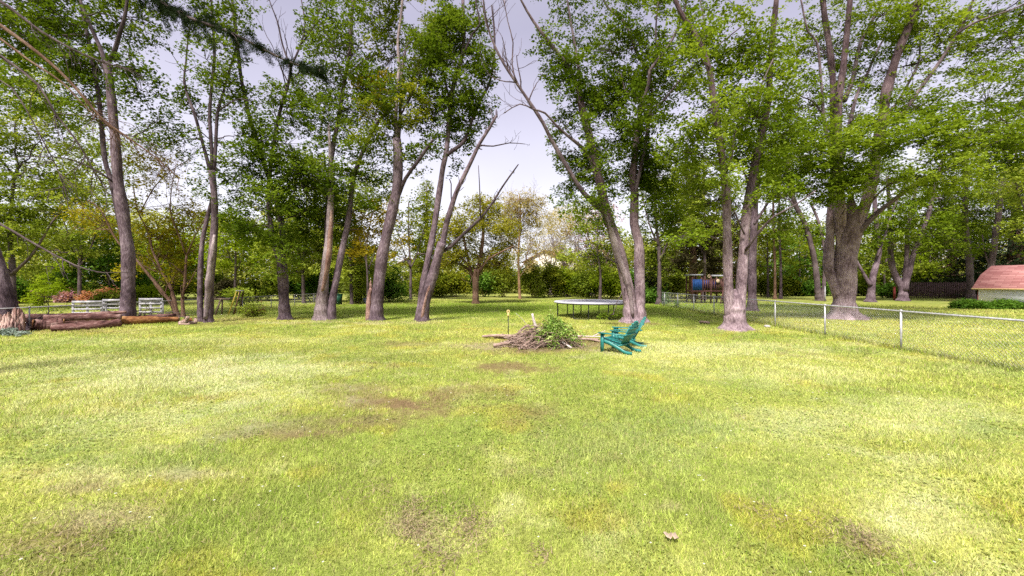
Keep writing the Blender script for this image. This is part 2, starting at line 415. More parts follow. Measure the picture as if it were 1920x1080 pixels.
def lawn_color(x, y):
    n1 = fbm2(x, y, .22, 3); n2 = fbm2(x, y, .9, 21); n3 = fbm2(x * 1.0, y * 1.0, 3.2, 41)
    g = np.array([.30, .362, .088]); yg = np.array([.475, .485, .135]); pale = np.array([.61, .62, .35]); br = np.array([.27, .20, .11]); gd_ = np.array([.46, .41, .08])
    k = sstep(.32, .66, n1 * .5 + n2 * .5)[:, None]
    c = g + (yg - g) * k
    c = c + (pale - c) * (sstep(.54, .74, n2 * .55 + n3 * .45) * .55)[:, None]
    c = c + (gd_ - c) * (sstep(.56, .72, fbm2(x, y, 1.4, 77)) * .5)[:, None]
    c = c + (br - c) * (sstep(.60, .76, n3 * .6 + fbm2(x, y, .6, 61) * .4) * .55)[:, None]
    yy = np.maximum(y, .8); px = CX + F * x / yy; py = HY + EYE * F / yy
    bm = np.zeros_like(x)
    n4 = fbm2(x, y, 9.0, 131, 2)
    nz = (fbm2(x, y, .55, 95) - .5) * 1.3 + (fbm2(x, y, 1.6, 91) - .5) * 1.5 + (n3 - .5) * 1.1 + (n4 - .5) * 1.3
    c = c * (1 + .5 * (n4 - .5))[:, None]
    for a, b, rx, ry, kd, s in PATCH:
        e = ((px - a) / rx) ** 2 + ((py - b) / ry) ** 2
        m = np.where(y > .8, s * (1.0 if kd in 'bsd' else .58) * sstep(1.55, .1, np.sqrt(e) + nz * (.8 if kd == 'd' else 1.0)), 0)
        c = c + (C_[kd] - c) * m[:, None]
        if kd in 'bs': bm = np.maximum(bm, m)
    return c, bm

def make_ground():
    rings = np.concatenate([[0.0], np.geomspace(.6, 60, 230), np.geomspace(66, 900, 14)])
    # angles: dense in front (+Y), coarse behind
    a = np.concatenate([np.linspace(-70, 70, 300), np.linspace(75, 285, 43)]); a = np.radians(90 - a)
    na = len(a); v = np.stack([np.outer(rings, np.cos(a)), np.outer(rings, np.sin(a)), np.zeros((len(rings), na))], 2)
    v[..., 2] = 0
    i = np.arange(1, len(rings) - 1)[:, None] * na; j = np.arange(na)[None, :]; j2 = (j + 1) % na
    q = np.stack([i + j, i + na + j, i + na + j2, i + j2], 2).reshape(-1, 4)
    V = v.reshape(-1, 3)
    mb = MB(); mb.add(V, q)
    mb.f[3] = [(np.stack([np.zeros(na, int), na + np.arange(na), na + (np.arange(na) + 1) % na], 1).astype(np.int32), None, None)]
    m, nt, N, L = newmat('turf')
    at = N.new('ShaderNodeAttribute'); at.attribute_name = 'lawn'
    ge = N.new('ShaderNodeNewGeometry')
    n = N.new('ShaderNodeTexNoise'); n.inputs['Scale'].default_value = 28; n.inputs['Detail'].default_value = 6; n.inputs['Roughness'].default_value = .7
    L.new(ge.outputs['Position'], n.inputs['Vector'])
    r = ramp(N, [(.3, (.5, .5, .45)), (.52, (.95, .95, .92)), (.7, (1.25, 1.22, 1.2))]); L.new(n.outputs['Fac'], r.inputs['Fac'])
    x = N.new('ShaderNodeMix'); x.data_type = 'RGBA'; x.blend_type = 'MULTIPLY'; x.inputs[0].default_value = 1
    L.new(at.outputs['Color'], x.inputs[6]); L.new(r.outputs['Color'], x.inputs[7])
    b = N.new('ShaderNodeBsdfDiffuse'); L.new(x.outputs[2], b.inputs['Color'])
    bp = N.new('ShaderNodeBump'); bp.inputs['Strength'].default_value = .5; bp.inputs['Distance'].default_value = .04
    L.new(n.outputs['Fac'], bp.inputs['Height']); L.new(bp.outputs['Normal'], b.inputs['Normal'])
    o = N.new('ShaderNodeOutputMaterial'); L.new(b.outputs[0], o.inputs['Surface'])
    ob = mb.build('lawn', m)
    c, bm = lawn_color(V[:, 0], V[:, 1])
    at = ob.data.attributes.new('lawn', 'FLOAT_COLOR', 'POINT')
    at.data.foreach_set('color', np.concatenate([c * (.68 - .14 * sstep(30, 52, np.hypot(V[:, 0], V[:, 1])))[:, None], np.ones((len(c), 1))], 1).astype(np.float32).ravel())  # darker far off: self-shadow of the missing blades put into the colour
    tag(ob, kind='structure')

def make_grass(n=1400000):
    rng = np.random.RandomState(5)
    pw = .45
    r0, r1 = 2.0, 50.0
    u = rng.uniform(0, 1, n); r = (r0 ** pw + u * (r1 ** pw - r0 ** pw)) ** (1 / pw)
    a = np.radians(90 + rng.uniform(-63, 63, n))
    x, y = r * np.cos(a), r * np.sin(a)
    c, bm = lawn_color(x, y)
    tall = fbm2(x, y, .8, 151)
    keep = rng.uniform(0, 1, n) > bm * .8
    x, y, r, c, tall, bm = x[keep], y[keep], r[keep], c[keep], tall[keep], bm[keep]; n = len(x)
    edge = np.exp(-((x - (11.6 + (y - 12.5) * .06)) / .16) ** 2) * (y > 5) * (y < 37)
    h = (.026 + .036 * sstep(.35, .7, tall) + .10 * edge) * (r / 3) ** .25 * rng.uniform(.6, 1.35, n) * (1 - .4 * bm)
    w = .0047 * (r / 3) ** .88 * rng.uniform(.7, 1.4, n)
    c = c * (1 - .35 * edge[:, None]); ln = np.abs(rng.normal(0, .68, n)) + .2; la = rng.uniform(0, 2 * math.pi, n)
    tip = np.stack([np.cos(la) * np.sin(ln), np.sin(la) * np.sin(ln), np.cos(ln)], 1) * h[:, None]
    wa = rng.uniform(0, math.pi, n); wd = np.stack([np.cos(wa), np.sin(wa), np.zeros(n)], 1) * w[:, None] * .5
    b = np.stack([x, y, np.zeros(n)], 1)
    v = np.stack([b - wd, b + wd, b + tip], 1).reshape(-1, 3)
    var = 1.04 + rng.normal(0, 1, (n, 1)) * (.26 + .16 * sstep(8, 3, r))[:, None]; c = c * np.clip(var, .5, 1.6)
    st = rng.uniform(0, 1, n) < .09; c[st] = np.array([.46, .39, .20]) * rng.uniform(.7, 1.2, (st.sum(), 1))
    st = rng.uniform(0, 1, n) < .10; c[st] = np.array([.30, .42, .05]) * rng.uniform(.7, 1.2, (st.sum(), 1))
    m, nt, N, L = newmat('grass_blade')
    at = N.new('ShaderNodeAttribute'); at.attribute_name = 'lawn'
    d = N.new('ShaderNodeBsdfDiffuse'); t = N.new('ShaderNodeBsdfTranslucent'); mx = N.new('ShaderNodeMixShader'); mx.inputs[0].default_value = .45
    L.new(at.outputs['Color'], d.inputs['Color']); L.new(at.outputs['Color'], t.inputs['Color'])
    L.new(d.outputs[0], mx.inputs[1]); L.new(t.outputs[0], mx.inputs[2])
    o = N.new('ShaderNodeOutputMaterial'); L.new(mx.outputs[0], o.inputs['Surface'])
    mb = MB(); mb.add(v, np.arange(n * 3).reshape(n, 3), col=np.clip(c * 1.16, 0, .82))
    # clover: little flat leaves
    nc = 60000; r = (2.0 ** .6 + rng.uniform(0, 1, nc) * (16 ** .6 - 2.0 ** .6)) ** (1 / .6); a = np.radians(90 + rng.uniform(-62, 62, nc))
    x, y = r * np.cos(a), r * np.sin(a); cl = fbm2(x, y, .7, 201); k = cl > .5; x, y, r = x[k], y[k], r[k]; nc = len(x)
    c, bm = lawn_color(x, y); s = .008 * (r / 3) ** .7 * rng.uniform(.6, 1.4, nc)
    a0 = rng.uniform(0, 6.28, nc); z = rng.uniform(.012, .034, nc)
    vv = []
    for k in range(4):
        aa = a0 + k * math.pi / 2
        vv.append(np.stack([x + np.cos(aa) * s, y + np.sin(aa) * s, z + rng.normal(0, .25, nc) * s], 1))
    v = np.stack(vv, 1).reshape(-1, 3)
    c = c * .7 + np.array([.20, .32, .08]) * .3
    mb.add(v, np.arange(nc * 4).reshape(nc, 4), col=c * rng.uniform(.7, 1.25, (nc, 1)))
    k = 170; r = rng.uniform(2.6, 12, k); a = np.radians(90 + rng.uniform(-58, 58, k)); s = .009 * (r / 3) ** .6; x, y = r * np.cos(a), r * np.sin(a)
    v = np.stack([np.stack([x + np.cos(q) * s, y + np.sin(q) * s, np.full(k, .06)], 1) for q in (0, 1.57, 3.14, 4.71)], 1).reshape(-1, 3)
    mb.add(v, np.arange(k * 4).reshape(k, 4), col=np.tile([[.75, .74, .68]], (k, 1)))
    o = mb.build('grass', m); tag(o, kind='stuff')
    return m

def clippings(mat):
    rng = np.random.RandomState(31)
    mb = MB()
    for px, py, R, n in [(772, 965, .11, 300), (785, 998, .09, 220), (890, 1000, .10, 160), (830, 1050, .12, 200), (880, 975, .1, 150), (1625, 1030, .13, 240), (1600, 1000, .10, 140), (60, 1030, .35, 420), (180, 1005, .3, 300), (1010, 1045, .06, 60), (1440, 965, .12, 120), (700, 930, .12, 120)]:
        d = gd(py); c = GP(px, d)
        p = c + np.stack([rng.normal(0, R, n), rng.normal(0, R * 1.2, n), np.abs(rng.normal(.03, .022, n))], 1)
        a = rng.uniform(0, 6.28, n); Ls = rng.uniform(.03, .085, n); t = np.stack([np.cos(a), np.sin(a), rng.normal(0, .3, n)], 1) * Ls[:, None]
        wv = np.stack([-np.sin(a), np.cos(a), np.zeros(n)], 1) * .004
        v = np.stack([p - wv, p + wv, p + t], 1).reshape(-1, 3)
        cc = np.array([.36, .28, .18]) * rng.uniform(.4, 1.35, (n, 1))
        mb.add(v, np.arange(n * 3).reshape(n, 3), col=cc)
    tag(mb.build('dry_grass', mat), kind='stuff')

# ------------------------------------------------------------------ world, sun, camera
def world():
    el, az = math.radians(55), math.radians(203)
    w = bpy.data.worlds.new('World'); SC.world = w; w.use_nodes = True
    nt = w.node_tree; N, L = nt.nodes, nt.links; N.clear()
    sk = N.new('ShaderNodeTexSky'); sk.sky_type = 'NISHITA'; sk.sun_disc = False; sk.sun_elevation = el; sk.sun_rotation = az
    b1 = N.new('ShaderNodeBackground'); b1.inputs['Strength'].default_value = .05
    hs = N.new('ShaderNodeHueSaturation'); hs.inputs['Saturation'].default_value = .35; hs.inputs['Value'].default_value = .25
    L.new(sk.outputs[0], hs.inputs['Color']); L.new(hs.outputs[0], b1.inputs['Color'])
    tc = N.new('ShaderNodeTexCoord'); sp = N.new('ShaderNodeSeparateXYZ'); L.new(tc.outputs['Generated'], sp.inputs[0])
    r = ramp(N, [(0.0, (.90, .87, .94)), (.18, (.84, .80, .93)), (.36, (.60, .555, .73)), (.52, (.40, .365, .52)), (1.0, (.62, .60, .68))])
    L.new(sp.outputs['Z'], r.inputs['Fac'])
    n = N.new('ShaderNodeTexNoise'); n.inputs['Scale'].default_value = 2.2; n.inputs['Detail'].default_value = 5
    L.new(tc.outputs['Generated'], n.inputs['Vector'])
    r2 = ramp(N, [(.3, (.9, .9, .91)), (.7, (1.1, 1.1, 1.08))]); L.new(n.outputs['Fac'], r2.inputs['Fac'])
    mx = N.new('ShaderNodeMix'); mx.data_type = 'RGBA'; mx.blend_type = 'MULTIPLY'; mx.inputs[0].default_value = 1
    L.new(r.outputs['Color'], mx.inputs[6]); L.new(r2.outputs['Color'], mx.inputs[7])
    b2 = N.new('ShaderNodeBackground'); b2.inputs['Strength'].default_value = SKY
    L.new(mx.outputs[2], b2.inputs['Color'])
    ad = N.new('ShaderNodeAddShader'); L.new(b1.outputs[0], ad.inputs[0]); L.new(b2.outputs[0], ad.inputs[1])
    o = N.new('ShaderNodeOutputWorld'); L.new(ad.outputs[0], o.inputs['Surface'])
    li = bpy.data.lights.new('sun', 'SUN'); li.energy = SUN; li.angle = math.radians(14); li.color = (1.0, .95, .86)
    so = bpy.data.objects.new('sun', li); COL.objects.link(so)
    dv = Vector((math.sin(az) * math.cos(el), math.cos(az) * math.cos(el), math.sin(el)))
    so.rotation_euler = dv.to_track_quat('Z', 'Y').to_euler(); so.location = (0, 0, 40)
    cam = bpy.data.cameras.new('camera'); co = bpy.data.objects.new('camera', cam); COL.objects.link(co)
    cam.sensor_width = 36; cam.lens = F / 1920 * 36; cam.shift_y = -10 / 1920; cam.clip_end = 3000; cam.clip_start = .05
    co.location = (0, 0, EYE); co.rotation_euler = (math.radians(90), 0, 0)
    SC.camera = co
    vs = SC.view_settings; vs.view_transform = 'Standard'; vs.look = 'None'; vs.exposure = EXPO; vs.gamma = 1
    SC.render.engine = 'CYCLES'
    cy = SC.cycles; cy.max_bounces = 5; cy.diffuse_bounces = 3; cy.glossy_bounces = 2; cy.transmission_bounces = 3; cy.transparent_max_bounces = 4
    cy.use_adaptive_sampling = True; cy.adaptive_threshold = .02
    try: cy.use_denoising = False
    except Exception: pass

SKY, SUN, EXPO = .142, 1.5, 2.64
world()
make_ground()
GRASSM = make_grass()
clippings(GRASSM)
# ------------------------------------------------------------------ the big maples, left to right
def T(*a, **k): ALL.append(tree(*a, **k))

T('maple_tree', 'tall purple-grey maple with a bowed trunk rising straight out of the log pile', 'tree', 238, 20.0,
  [([(238, 608), (240, 540), (240, 480), (230, 400), (222, 345), (217, 280), (212, 215), (204, 140), (199, 115)], 40, 20, {'dd': -.5}),
   ([(199, 120), (188, 90), (170, 50), (152, 5), (138, -50)], 15, 7),
   ([(200, 118), (213, 100), (224, 65), (236, 20), (242, -60)], 17, 7),
   ([(226, 420), (210, 345), (197, 300), (188, 210), (180, 150), (166, 75), (152, 10), (140, -60)], 17, 8, {'dd': 1.2}),
   ([(216, 345), (200, 332), (170, 314), (135, 300), (100, 294), (32, 294)], 8, 2.5, {'dd': -1.5}),
   ([(225, 250), (262, 262), (300, 300), (330, 345)], 4, 1.5, {'dd': -1.0})],
  [(60, 80, 110, 80, .85), (150, 50, 90, 70, .8), (265, 35, 60, 60, .65), (265, 170, 45, 45, .8), (295, 225, 48, 32, .75), (110, 190, 90, 60, .8), (255, 130, 40, 40, .5), (170, 130, 60, 60, .7), (60, -60, 130, 60, .5), (230, -60, 100, 60, .6), (20, 20, 80, 60, .8), (130, 110, 60, 50, .7), (290, 250, 30, 30, .6)],
  seed=1, flare=(.30, .42, 5, .4))
T('maple_tree', 'slender maple pair with a peeling light grey trunk beside the small firewood heap', 'tree', 390, 21.0,
  [([(391, 605), (392, 560), (396, 500), (402, 430), (402, 370), (397, 320)], 24, 17, {'dd': -.2}),
   ([(377, 602), (375, 560), (376, 500), (380, 450), (390, 405), (398, 370), (401, 345)], 17, 8, {'ground': True, 'd0': .3, 'dd': -.3}),
   ([(396, 325), (386, 290), (378, 262), (368, 225), (356, 190), (345, 155), (349, 115), (352, 75), (358, 40)], 11, 3, {'shoots': (7, .9, 1)}),
   ([(398, 320), (396, 265), (393, 215), (398, 150), (402, 110), (400, 60), (397, 20), (396, -30)], 11, 5, {'shoots': (5, 1.0, 1)}),
   ([(402, 320), (405, 260), (408, 210), (418, 175), (428, 140), (440, 100), (446, 70)], 10, 4, {'shoots': (5, 1.0, 1)}),
   ([(408, 210), (428, 195), (450, 185), (468, 190)], 5, 2)],
  [(372, 225, 50, 60, .42), (425, 160, 40, 70, .45), (345, 260, 45, 40, .45), (405, 330, 45, 45, .8), (385, 110, 50, 60, .5), (455, 250, 40, 50, .5), (400, 20, 60, 50, .5), (345, 200, 30, 50, .35)],
  seed=2, flare=(.22, .25, 4, .4), bark=BARK,
  extra=lambda r, b: patch_strip(r, b, 20.78, [(385, 598), (388, 560), (392, 520), (399, 475), (402, 440)], 11, BARK_P, 'bare_wood'))
T('maple_tree', 'maple with twin dark stems and bare dead top twigs behind the grass edge', 'tree', 535, 22.3,
  [([(536, 603), (532, 555), (530, 515), (528, 487), (527, 470)], 29, 22, {'dd': 0}),
   ([(526, 500), (512, 450), (505, 400), (503, 360), (508, 310), (518, 240), (530, 190), (541, 155), (546, 125)], 13, 7, {'shoots': (8, 1.6, 2), 'from': .7, 'sup': .5}),
   ([(530, 495), (530, 440), (522, 390), (508, 345), (493, 300), (480, 255), (468, 220), (452, 145), (445, 80), (437, 16), (430, -50)], 16, 7),
   ([(546, 128), (530, 85), (520, 40), (505, 0), (498, -40)], 6, 2, {'shoots': (7, .9, 1), 'sup': .4}),
   ([(546, 125), (565, 80), (572, 45), (565, 0), (560, -30)], 6, 2, {'shoots': (8, .9, 1), 'sup': .4, 'noleaf': True}),
   ([(565, 82), (588, 50), (600, 15), (606, -20)], 4, 1.5, {'noleaf': True, 'shoots': (5, .7, 1)}),
   ([(528, 410), (555, 405), (572, 395), (582, 375)], 4, 2)],
  [(540, 270, 80, 100, .8), (470, 310, 55, 80, .9), (505, 400, 75, 70, 1.2, -1), (590, 190, 60, 80, .6), (515, 190, 50, 50, .45), (590, 390, 60, 70, 1.1), (465, 420, 50, 35, 1), (540, 465, 45, 35, .9, -1), (455, 150, 40, 60, .5), (440, 60, 50, 50, .5), (510, 510, 40, 16, .5, -1), (440, -20, 70, 40, .5), (560, 330, 60, 60, 1.0)],
  seed=3, flare=(.25, .38, 5, 2.0), leaf=L_MAPLE)
T('maple_tree', 'maple grown around a broken grey snag with a tall jagged dead spike', 'tree', 612, 22.3,
  [([(602, 600), (604, 560), (608, 520), (615, 465), (619, 400), (621, 330), (619, 285), (617, 246)], 34, 5, {'jag': True, 'dd': -.6, 'flare': (.5, .35, 6, .5), 'mat': BARK_P, 'noleaf': True}),
   ([(622, 598), (624, 560), (631, 520), (641, 470), (652, 420), (657, 380), (662, 340), (674, 300), (690, 262), (712, 225), (736, 200)], 20, 7, {'ground': True, 'dd': .6}),
   ([(613, 600), (611, 520), (613, 430), (616, 350), (624, 280), (634, 225), (646, 150), (655, 100), (660, 30), (664, -40)], 15, 7, {'ground': True, 'd0': .5, 'dd': 1.0}),
   ([(654, 140), (680, 115), (710, 100), (740, 75)], 5, 2), ([(657, 400), (672, 392), (690, 388), (705, 392)], 5, 2),
   ([(646, 155), (630, 110), (615, 70), (600, 40)], 4, 2)],
  [(660, 90, 85, 100, .75), (640, 210, 85, 85, .85), (690, 320, 60, 70, .85), (610, 350, 55, 60, .9), (720, 190, 50, 60, .6), (610, 60, 50, 60, .55), (665, -40, 110, 50, .6), (640, 420, 45, 40, .8, 1.5), (690, 430, 35, 45, .7, 1, 1)],
  seed=4, flare=(.3, .3, 5, 1), leaf=L_MAPLE, leaf2=L_ORANGE,
  extra=lambda r, b: (patch_strip(r, b, 21.93, [(604, 545), (611, 510), (617, 470), (620, 430), (621, 395)], 9, WOODRAW)))
T('maple_tree', 'leaning maple with a splintered pink stub torn from its base', 'tree', 704, 22.0,
  [([(705, 602), (708, 560), (714, 500), (724, 445), (736, 395), (744, 350), (746, 300), (744, 260)], 32, 21, {'dd': -.3}),
   ([(745, 275), (742, 230), (745, 160), (749, 130), (746, 80), (752, 30), (757, -30)], 11, 5, {'dd': -.4, 'mat': BARK_P}),
   ([(746, 270), (750, 220), (752, 160), (757, 110), (765, 80)], 10, 5, {'dd': .6, 'mat': BARK}),
   ([(748, 365), (760, 335), (782, 305), (803, 275), (812, 262)], 11, 6, {'dd': -1.2}),
   ([(752, 215), (765, 190), (778, 165), (790, 130), (800, 80)], 5, 2),
   ([(693, 603), (691, 575), (693, 552), (696, 540)], 15, 8, {'ground': True, 'jag': True, 'd0': -.1, 'dd': 0, 'mat': WOODRAW, 'noleaf': True})],
  [(735, 110, 55, 110, .55), (775, 200, 55, 80, .6), (705, 250, 45, 80, .65), (790, 80, 50, 70, .6), (740, 20, 80, 40, .55), (695, 440, 30, 45, .55, .8, 1), (745, 430, 30, 30, .4, .5, 1), (700, 170, 40, 60, .5, .5, 1), (770, 300, 40, 30, .45), (720, 350, 30, 40, .5), (745, -50, 100, 40, .5)],
  seed=5, flare=(.3, .35, 6, .2), leaf=L_OLIVE, leaf2=L_ORANGE)
T('maple_tree', 'V-shaped maple with a long orange bark wound and a bare broken arm', 'tree', 791, 21.5,
  [([(792, 604), (797, 570), (806, 535), (815, 505), (824, 470), (829, 455)], 27, 21, {'dd': -.3}),
   ([(784, 600), (792, 545), (801, 495), (810, 450), (818, 400), (826, 345), (831, 312), (838, 275), (844, 200), (852, 150), (864, 115), (870, 70), (868, 0), (872, -50)], 18, 7, {'ground': True, 'dd': .5, 'd0': .25}),
   ([(828, 470), (836, 425), (846, 390), (858, 355), (880, 310), (900, 268), (918, 240), (931, 216)], 16, 5, {'jag': True, 'noleaf': True, 'shoots': (5, .7, 1), 'dd': -.8, 'mat': BARK}),
   ([(830, 470), (846, 462), (868, 440), (900, 410), (920, 385), (942, 350), (962, 322), (972, 308)], 10, 2.5, {'noleaf': True, 'shoots': (5, .6, 1), 'dd': -1.5}),
   ([(901, 408), (900, 375), (899, 345), (897, 310)], 4, 1.5, {'noleaf': True, 'dd': -.2, 'd0': -.9}),
   ([(900, 272), (925, 274), (955, 268), (984, 270)], 4, 1.5, {'noleaf': True, 'shoots': (5, .5, 1), 'dd': -.4, 'd0': -.8}),
   ([(838, 290), (852, 280), (872, 262), (890, 210), (908, 175), (918, 155), (926, 110), (927, 60), (922, 10)], 10, 4, {'dd': 1.0}),
   ([(866, 110), (885, 65), (900, 45), (893, 10), (888, -40)], 6, 3), ([(845, 195), (832, 140), (822, 80), (815, 20)], 6, 3),
   ([(850, 395), (846, 370), (846, 345), (842, 335)], 4, 2, {'noleaf': True})],
  [(862, 120, 70, 110, 1.15), (825, 50, 65, 60, .95), (815, 215, 50, 65, 1.1), (880, 225, 42, 60, 1.0), (795, 285, 40, 30, .5), (905, 160, 28, 70, .7), (870, 40, 50, 60, .8), (790, 140, 40, 70, .7), (850, 300, 20, 25, .5), (860, -60, 90, 50, .7)],
  seed=6, flare=(.26, .32, 5, 1.5), leaf=L_MAPLE, bark=BARK,
  extra=lambda r, b: (patch_strip(r, b, 21.30, [(791, 598), (796, 575), (801, 550), (806, 535), (810, 527)], 11, WOODRAW)))
T('maple_tree', 'broad double-stemmed maple with a flared pink base beside the trampoline', 'tree', 1192, 21.0,
  [([(1183, 606), (1180, 560), (1170, 510), (1160, 470), (1148, 430), (1135, 395), (1127, 350), (1117, 310), (1105, 255), (1093, 210), (1086, 178)], 34, 15, {'dd': -.5, 'flare': (.26, .85, 5, .2)}),
   ([(1198, 606), (1199, 560), (1199, 500), (1197, 450), (1189, 420), (1190, 365), (1186, 334), (1192, 280), (1196, 225)], 30, 15, {'ground': True, 'dd': .4, 'd0': .1, 'flare': (.26, .8, 5, 2)}),
   ([(1087, 180), (1077, 148), (1055, 110), (1030, 80), (1000, 40), (977, 0), (960, -40)], 11, 4, {'dd': -1.5}),
   ([(1090, 185), (1086, 138), (1077, 80), (1070, 40), (1062, -10)], 9, 4, {'dd': 1.2}),
   ([(1122, 330), (1108, 300), (1092, 277), (1062, 253), (1040, 232), (1022, 212), (1000, 205), (975, 195), (945, 212)], 10, 2, {'dd': -2.5, 'shoots': (9, .8, 1), 'noleaf': True}),
   ([(1130, 395), (1112, 380), (1093, 360), (1072, 328), (1050, 290), (1030, 255), (1018, 230), (992, 190), (968, 155), (945, 120), (925, 80), (912, 40), (905, -10)], 13, 4, {'dd': -2.2, 'shoots': (16, 1.3, 2), 'from': .5, 'sup': .3, 'noleaf': True}),
   ([(968, 155), (960, 120), (962, 80), (952, 40), (945, 0)], 4, 2, {'d0': -2, 'dd': -.3, 'noleaf': True, 'shoots': (8, .9, 1), 'sup': .4}),
   ([(1197, 230), (1205, 190), (1216, 160), (1219, 132), (1240, 105), (1262, 72), (1284, 16), (1296, -40)], 12, 4, {'dd': -1.8}),
   ([(1200, 227), (1222, 205), (1245, 188), (1279, 145), (1328, 100), (1352, 80), (1390, 50)], 7, 3, {'dd': -1.2}),
   ([(1240, 106), (1230, 75), (1231, 35), (1236, -10)], 6, 3), ([(1190, 370), (1213, 250), (1222, 160), (1190, 90), (1170, 40), (1140, 15), (1120, -30)], 9, 5, {'dd': 1.5}),
   ([(1170, 500), (1150, 490), (1132, 480), (1110, 462)], 4, 1.5, {'dd': -1}),
   ([(1202, 190), (1190, 180), (1172, 170), (1165, 140), (1150, 130)], 5, 2)],
  [(1070, 150, 60, 90, .75), (1100, 245, 75, 65, 1.1), (1150, 100, 80, 100, .85), (1240, 120, 85, 100, .85), (1085, 330, 60, 45, .95), (1165, 300, 80, 75, 1.1), (1245, 300, 70, 75, 1.0), (1035, 90, 45, 70, .4), (1130, 385, 70, 35, .6, -1.5), (1235, 410, 45, 55, .8), (1160, 200, 70, 60, 1.1), (1075, 380, 45, 25, .5), (1120, -40, 140, 50, .6), (1250, -40, 80, 50, .6), (1215, 230, 60, 60, .9), (1060, 285, 30, 35, .6), (1085, 190, 40, 50, .6, -2), (1110, 300, 40, 40, .6, -1.8), (1200, 200, 50, 60, .7, -1.8), (1150, 590, 20, 4, .35, -1.6)],
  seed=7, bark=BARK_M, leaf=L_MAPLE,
  extra=lambda r, b: (patch_strip(r, b, 20.62, [(1186, 592), (1182, 555), (1172, 515), (1160, 480), (1150, 450), (1142, 420), (1136, 400)], 12, BARK_P, 'bare_wood')))
T('maple_tree', 'sturdy forked maple with a pale flaring foot just inside the chain-link fence', 'tree', 1378, 17.7,
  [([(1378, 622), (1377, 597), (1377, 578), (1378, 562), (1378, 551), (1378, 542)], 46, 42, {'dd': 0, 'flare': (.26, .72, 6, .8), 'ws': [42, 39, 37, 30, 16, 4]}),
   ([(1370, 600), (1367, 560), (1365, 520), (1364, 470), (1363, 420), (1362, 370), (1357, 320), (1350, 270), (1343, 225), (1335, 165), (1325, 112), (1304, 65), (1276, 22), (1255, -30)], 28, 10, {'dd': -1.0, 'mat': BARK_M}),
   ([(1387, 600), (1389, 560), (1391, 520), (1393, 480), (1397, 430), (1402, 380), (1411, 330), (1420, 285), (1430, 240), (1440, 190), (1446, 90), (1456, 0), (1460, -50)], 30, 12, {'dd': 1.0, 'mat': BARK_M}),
   ([(1363, 320), (1372, 290), (1380, 240), (1400, 205), (1418, 180), (1434, 145), (1450, 110)], 8, 3, {'dd': -1.5}),
   ([(1396, 440), (1385, 415), (1376, 395), (1368, 380)], 5, 3), ([(1364, 460), (1345, 448), (1318, 442), (1280, 448), (1255, 456)], 4.5, 1.5, {'dd': -1.0}),
   ([(1398, 470), (1415, 445), (1432, 425), (1452, 405), (1490, 385), (1530, 357)], 9, 3, {'dd': -2}),
   ([(1326, 115), (1312, 80), (1320, 40), (1310, -10)], 6, 3), ([(1357, 330), (1340, 310), (1310, 290), (1280, 285)], 5, 2, {'dd': -1})],
  [(1345, 110, 80, 100, .8), (1425, 140, 70, 110, .8), (1300, 250, 70, 75, .75), (1405, 300, 70, 65, .85), (1330, 380, 60, 45, .75), (1450, 250, 55, 70, .8), (1290, 60, 60, 60, .6), (1380, 215, 70, 60, .8), (1350, -50, 150, 50, .6), (1290, 430, 60, 25, .8, -1), (1335, 200, 50, 80, .6, -2), (1420, 220, 45, 70, .6, -1.5), (1360, 330, 50, 40, .7, -1.5), (1310, 90, 50, 50, .5, -2), (1460, 370, 50, 35, .8), (1310, 330, 45, 35, .6)],
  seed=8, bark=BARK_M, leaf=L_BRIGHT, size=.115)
T('maple_tree', 'single straight maple with a round knot seen right behind the fence', 'tree', 1411, 29.0,
  [([(1411, 584), (1410, 540), (1411, 480), (1413, 430), (1416, 380), (1422, 320), (1430, 260), (1434, 200)], 19, 9, {'dd': .6, 'flare': (.3, .5, 5, 2)}),
   ([(1414, 420), (1440, 380), (1470, 330), (1488, 300)], 6, 2), ([(1416, 380), (1400, 340), (1390, 300)], 5, 2)],
  [(1470, 330, 50, 50, .8), (1400, 330, 40, 50, .7), (1440, 240, 60, 60, .7), (1480, 420, 30, 30, .4)], seed=9, bark=BARK, leaf=L_BRIGHT, size=.15)
